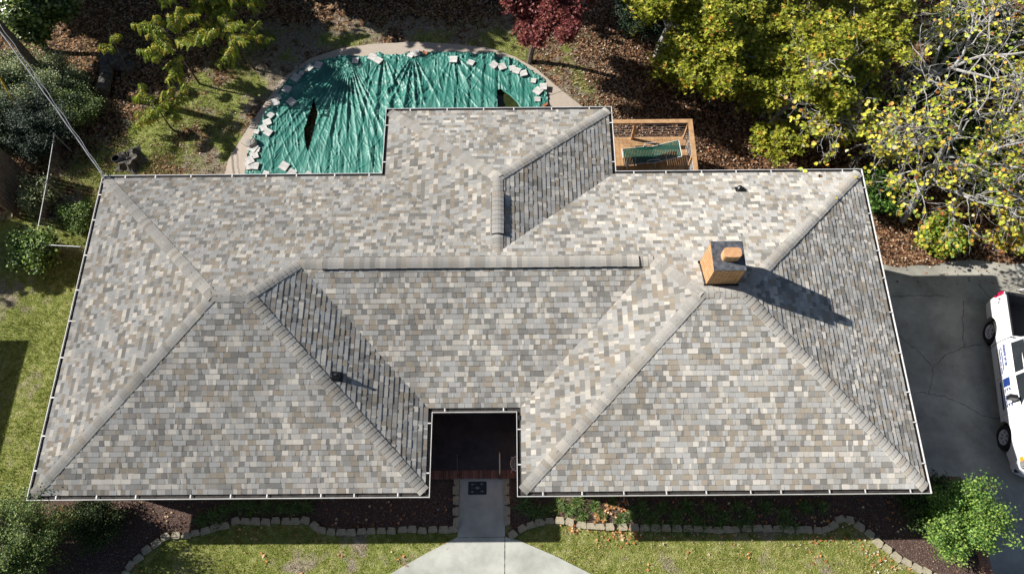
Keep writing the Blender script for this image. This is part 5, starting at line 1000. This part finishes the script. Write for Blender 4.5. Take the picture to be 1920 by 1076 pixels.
# ------------------------------------------------------------ grass, leaf litter
FOOT = [tuple(p) for p in offs(-.45)]
def scatter(x0, x1, y0, y1, dens, rs):
    n = int((x1-x0)*(y1-y0)*S*S*dens); return rs.uniform(x0*S, x1*S, n), rs.uniform(y0*S, y1*S, n)
pads = [np.array(walk), np.array(pdfull), drv]
def ok(x, y, mg=0.): 
    k = ~inpoly(x, y, FOOT)
    for P in pads: k &= ~inpoly(x, y, P)
    return k
rs = np.random.default_rng(77); mb = MB()
for (x0, x1, y0, y1, dn, hgt) in ((-6, 29, -4, 0.2, 900, .05), (-6, 1, 0, 13.8, 800, .07), (-6, 19.5, 10.4, 21.5, 620, .075)):
    x, y = scatter(x0, x1, y0, y1, dn, rs); R_, G_, B_ = zones(x, y); k = ok(x, y) & (rs.random(len(x)) < R_*(.35+.9*vnoise(x*2.2, y*2.2, 4))); x, y = x[k], y[k]; n = len(x); z = gz(x, y)-.005
    a = rs.uniform(0, 2*math.pi, n); h = hgt*rs.uniform(.5, 1.4, n); l = rs.normal(0, .6, (n, 2))*h[:, None]; w_ = .010
    V = np.stack([np.c_[x-np.cos(a)*w_, y-np.sin(a)*w_, z], np.c_[x+np.cos(a)*w_, y+np.sin(a)*w_, z], np.c_[x+l[:, 0], y+l[:, 1], z+h]], 1); t_ = vnoise(x*.8, y*.8, 6)*.6+rs.random(n)*.5
    pal = np.array([(.13, .18, .03), (.24, .28, .055), (.36, .38, .12), (.52, .50, .28)]); dry = (y > 10*S) & (rs.random(n) < .3); ci = np.clip((t_*3.2).astype(int), 0, 3); ci[dry] = 3
    strw = (y < 0) & (x > 13*S) & (rs.random(n) < .5); ci[strw] = 3; lf = x < 9*S; ci[lf & (ci == 3) & (rs.random(n) < .5)] = 1; frn = y < 0; c_ = pal[ci]*rs.uniform(.8, 1.2, (n, 1)); c_[frn] = c_[frn]*[1.15, 1.0, .9]
    mb.add(V.reshape(-1, 3), np.arange(3*n).reshape(-1, 3), c_)
tag(mb.build('grass', M['blade']), 'short patchy grass blades on the front, side and back lawns', 'grass', kind='stuff')
BR = [(.13, .07, .045), (.24, .13, .075), (.38, .23, .14), (.52, .36, .24), (.32, .12, .05), (.62, .52, .40), (.07, .04, .025)]; BR2 = [(.14, .095, .065), (.22, .16, .11), (.34, .27, .19), (.48, .40, .31), (.26, .13, .07), (.55, .48, .40), (.07, .05, .035)]; BW = [.2, .22, .18, .13, .1, .07, .1]
mb = MB()
for (x0, x1, y0, y1, dn, sz) in ((16, 39, 9.0, 23, 150, .085), (-8, 19, 12, 23.5, 105, .075), (-6, 29, -3.5, .2, 60, .06), (-6, 1, 2, 13, 18, .06)):
    x, y = scatter(x0, x1, y0, y1, dn, rs); R_, G_, B_ = zones(x, y); k = ok(x, y) & (rs.random(len(x)) < G_*1.05+.04); x, y = x[k], y[k]; z = gz(x, y)+rs.uniform(.005, .035, len(x)); leaves(mb, np.c_[x, y, z], sz, BR if x0 > 10 or y1 < 1 else BR2, BW, 'star', .45, rs, .25)
tag(mb.build('leaf_litter', M['dead_leaf']), 'brown and tan fallen leaves covering the ground under the trees', 'fallen leaves', kind='stuff')
mb = MB(); OR = [(.55, .22, .07), (.62, .33, .15), (.45, .16, .05), (.65, .5, .3)]
def spill(pts, h, n, sp, sz, zo=.02, pal=OR):
    P = np.array([at(u, v, h)[:2] for u, v in pts]); q = P[rs.integers(len(P), size=n)]+rs.normal(0, sp, (n, 2)); leaves(mb, np.c_[q, gz(q[:, 0], q[:, 1])+zo+rs.uniform(0, .03, n)], sz, pal, None, 'star', .5, rs, .2)
spill([(1075, 990), (1100, 993), (1130, 998), (1150, 1002), (1170, 1004), (1190, 1000), (1140, 950), (1155, 958), (1120, 965), (1130, 970), (1165, 945)], HF, 210, .10, .085, .05)
spill([(255, 1062), (262, 1050), (248, 1072), (450, 1003), (480, 1003), (440, 990), (600, 1005), (560, 1000), (530, 990)], HF, 60, .12, .08)
spill([(1500, 1000), (1520, 1005), (1540, 1000), (1560, 1005), (1600, 1000), (1630, 1030), (1650, 1045), (1670, 1055), (1640, 1070), (1700, 1070), (1240, 1000), (1300, 998), (1380, 1000), (1420, 1000)], HF, 240, .18, .075, .02, OR+[(.6, .55, .45), (.5, .42, .3)])
spill([(500, 1023), (495, 1040), (450, 1030), (740, 1045), (750, 1050), (735, 1030), (770, 1055), (1115, 1018), (1150, 1020), (1335, 1040), (1400, 1042), (1535, 1042), (640, 1040), (560, 1065), (835, 1029), (1290, 1035), (1220, 1060), (900, 902), (880, 903), (890, 900)], HF, 60, .10, .085)
x, y = scatter(25.4, 36, 0, 9.6, 1.2, rs); k = ok(x, y); leaves(mb, np.c_[x, y, gz(x, y)+.045], .07, [(.5, .45, .35), (.5, .35, .05), (.3, .2, .1)], None, 'star', .6, rs)
x, y = scatter(27, 36, 8.4, 9.7, 14, rs); leaves(mb, np.c_[x, y, gz(x, y)+.045], .08, BR, BW, 'star', .5, rs)
P = pxpoly([(565, 180), (600, 180), (600, 290), (565, 290)], -3.2); x = rs.uniform(P[:, 0].min(), P[:, 0].max(), 500); y = rs.uniform(P[:, 1].min(), P[:, 1].max(), 500); leaves(mb, np.c_[x, y, gz(x, y)-.28+rs.uniform(0, .05, 500)], .09, [(.35, .12, .06), (.5, .35, .22), (.2, .08, .05)], None, 'star', .5, rs)
for u0, u1, v0, v1, n in ((100, 850, 935, 990, 120), (1040, 1800, 935, 1010, 260)):
    P = np.array([at(a, b_, HF)[:2] for a, b_ in zip(rs.uniform(u0, u1, n), rs.uniform(v0, v1, n))]); leaves(mb, np.c_[P, gz(P[:, 0], P[:, 1])+.04], .085, OR+[(.3, .18, .1), (.22, .12, .08)], None, 'star', .5, rs)
tag(mb.build('fallen_leaves', M['dead_leaf']), 'bright orange and tan oak leaves drifted along the front edging and scattered on the lawn', 'fallen leaves', kind='stuff')
# a few leaves caught on the roof corner
mb = MB()
for u, v, c_ in ((1567, 372, YL[1]), (1509, 322, YL[0]), (1537, 332, (.3, .15, .08)), (1500, 318, YL[2]), (1604, 333, YL[1])):
    q = on_slope(u, v, (0, T1, 1), D*T1); leaves(mb, q[None]+[0, 0, .03], .14, [c_], None, 'round', .6, rs)
tag(mb.build('roof_leaves', M['dead_leaf']), 'few yellow leaves lying on the back right roof corner', 'fallen leaves', kind='stuff')
mb = MB(); x, y = scatter(0, 29, -2.4, .3, 420, rs); R_, G_, B_ = zones(x, y); k = (B_ > .5) & ok(x, y); x, y = x[k], y[k]; leaves(mb, np.c_[x, y, gz(x, y)+rs.uniform(.0, .03, len(x))], .045, [(.16, .09, .07), (.08, .05, .04), (.28, .19, .15), (.42, .34, .29)], None, 'long', .4, rs, .3)
tag(mb.build('mulch', M['dead_leaf']), 'reddish brown bark mulch chips in the front beds', 'mulch', kind='stuff')
# hardware names for the report
print('objects', len(bpy.data.objects), 'faces', sum(len(o.data.polygons) for o in bpy.data.objects if o.type == 'MESH'))

for o in bpy.data.objects:
    if 'label' in o and not 4 <= len(o['label'].split()) <= 16: print('LABEL', o.name, len(o['label'].split()), o['label'])
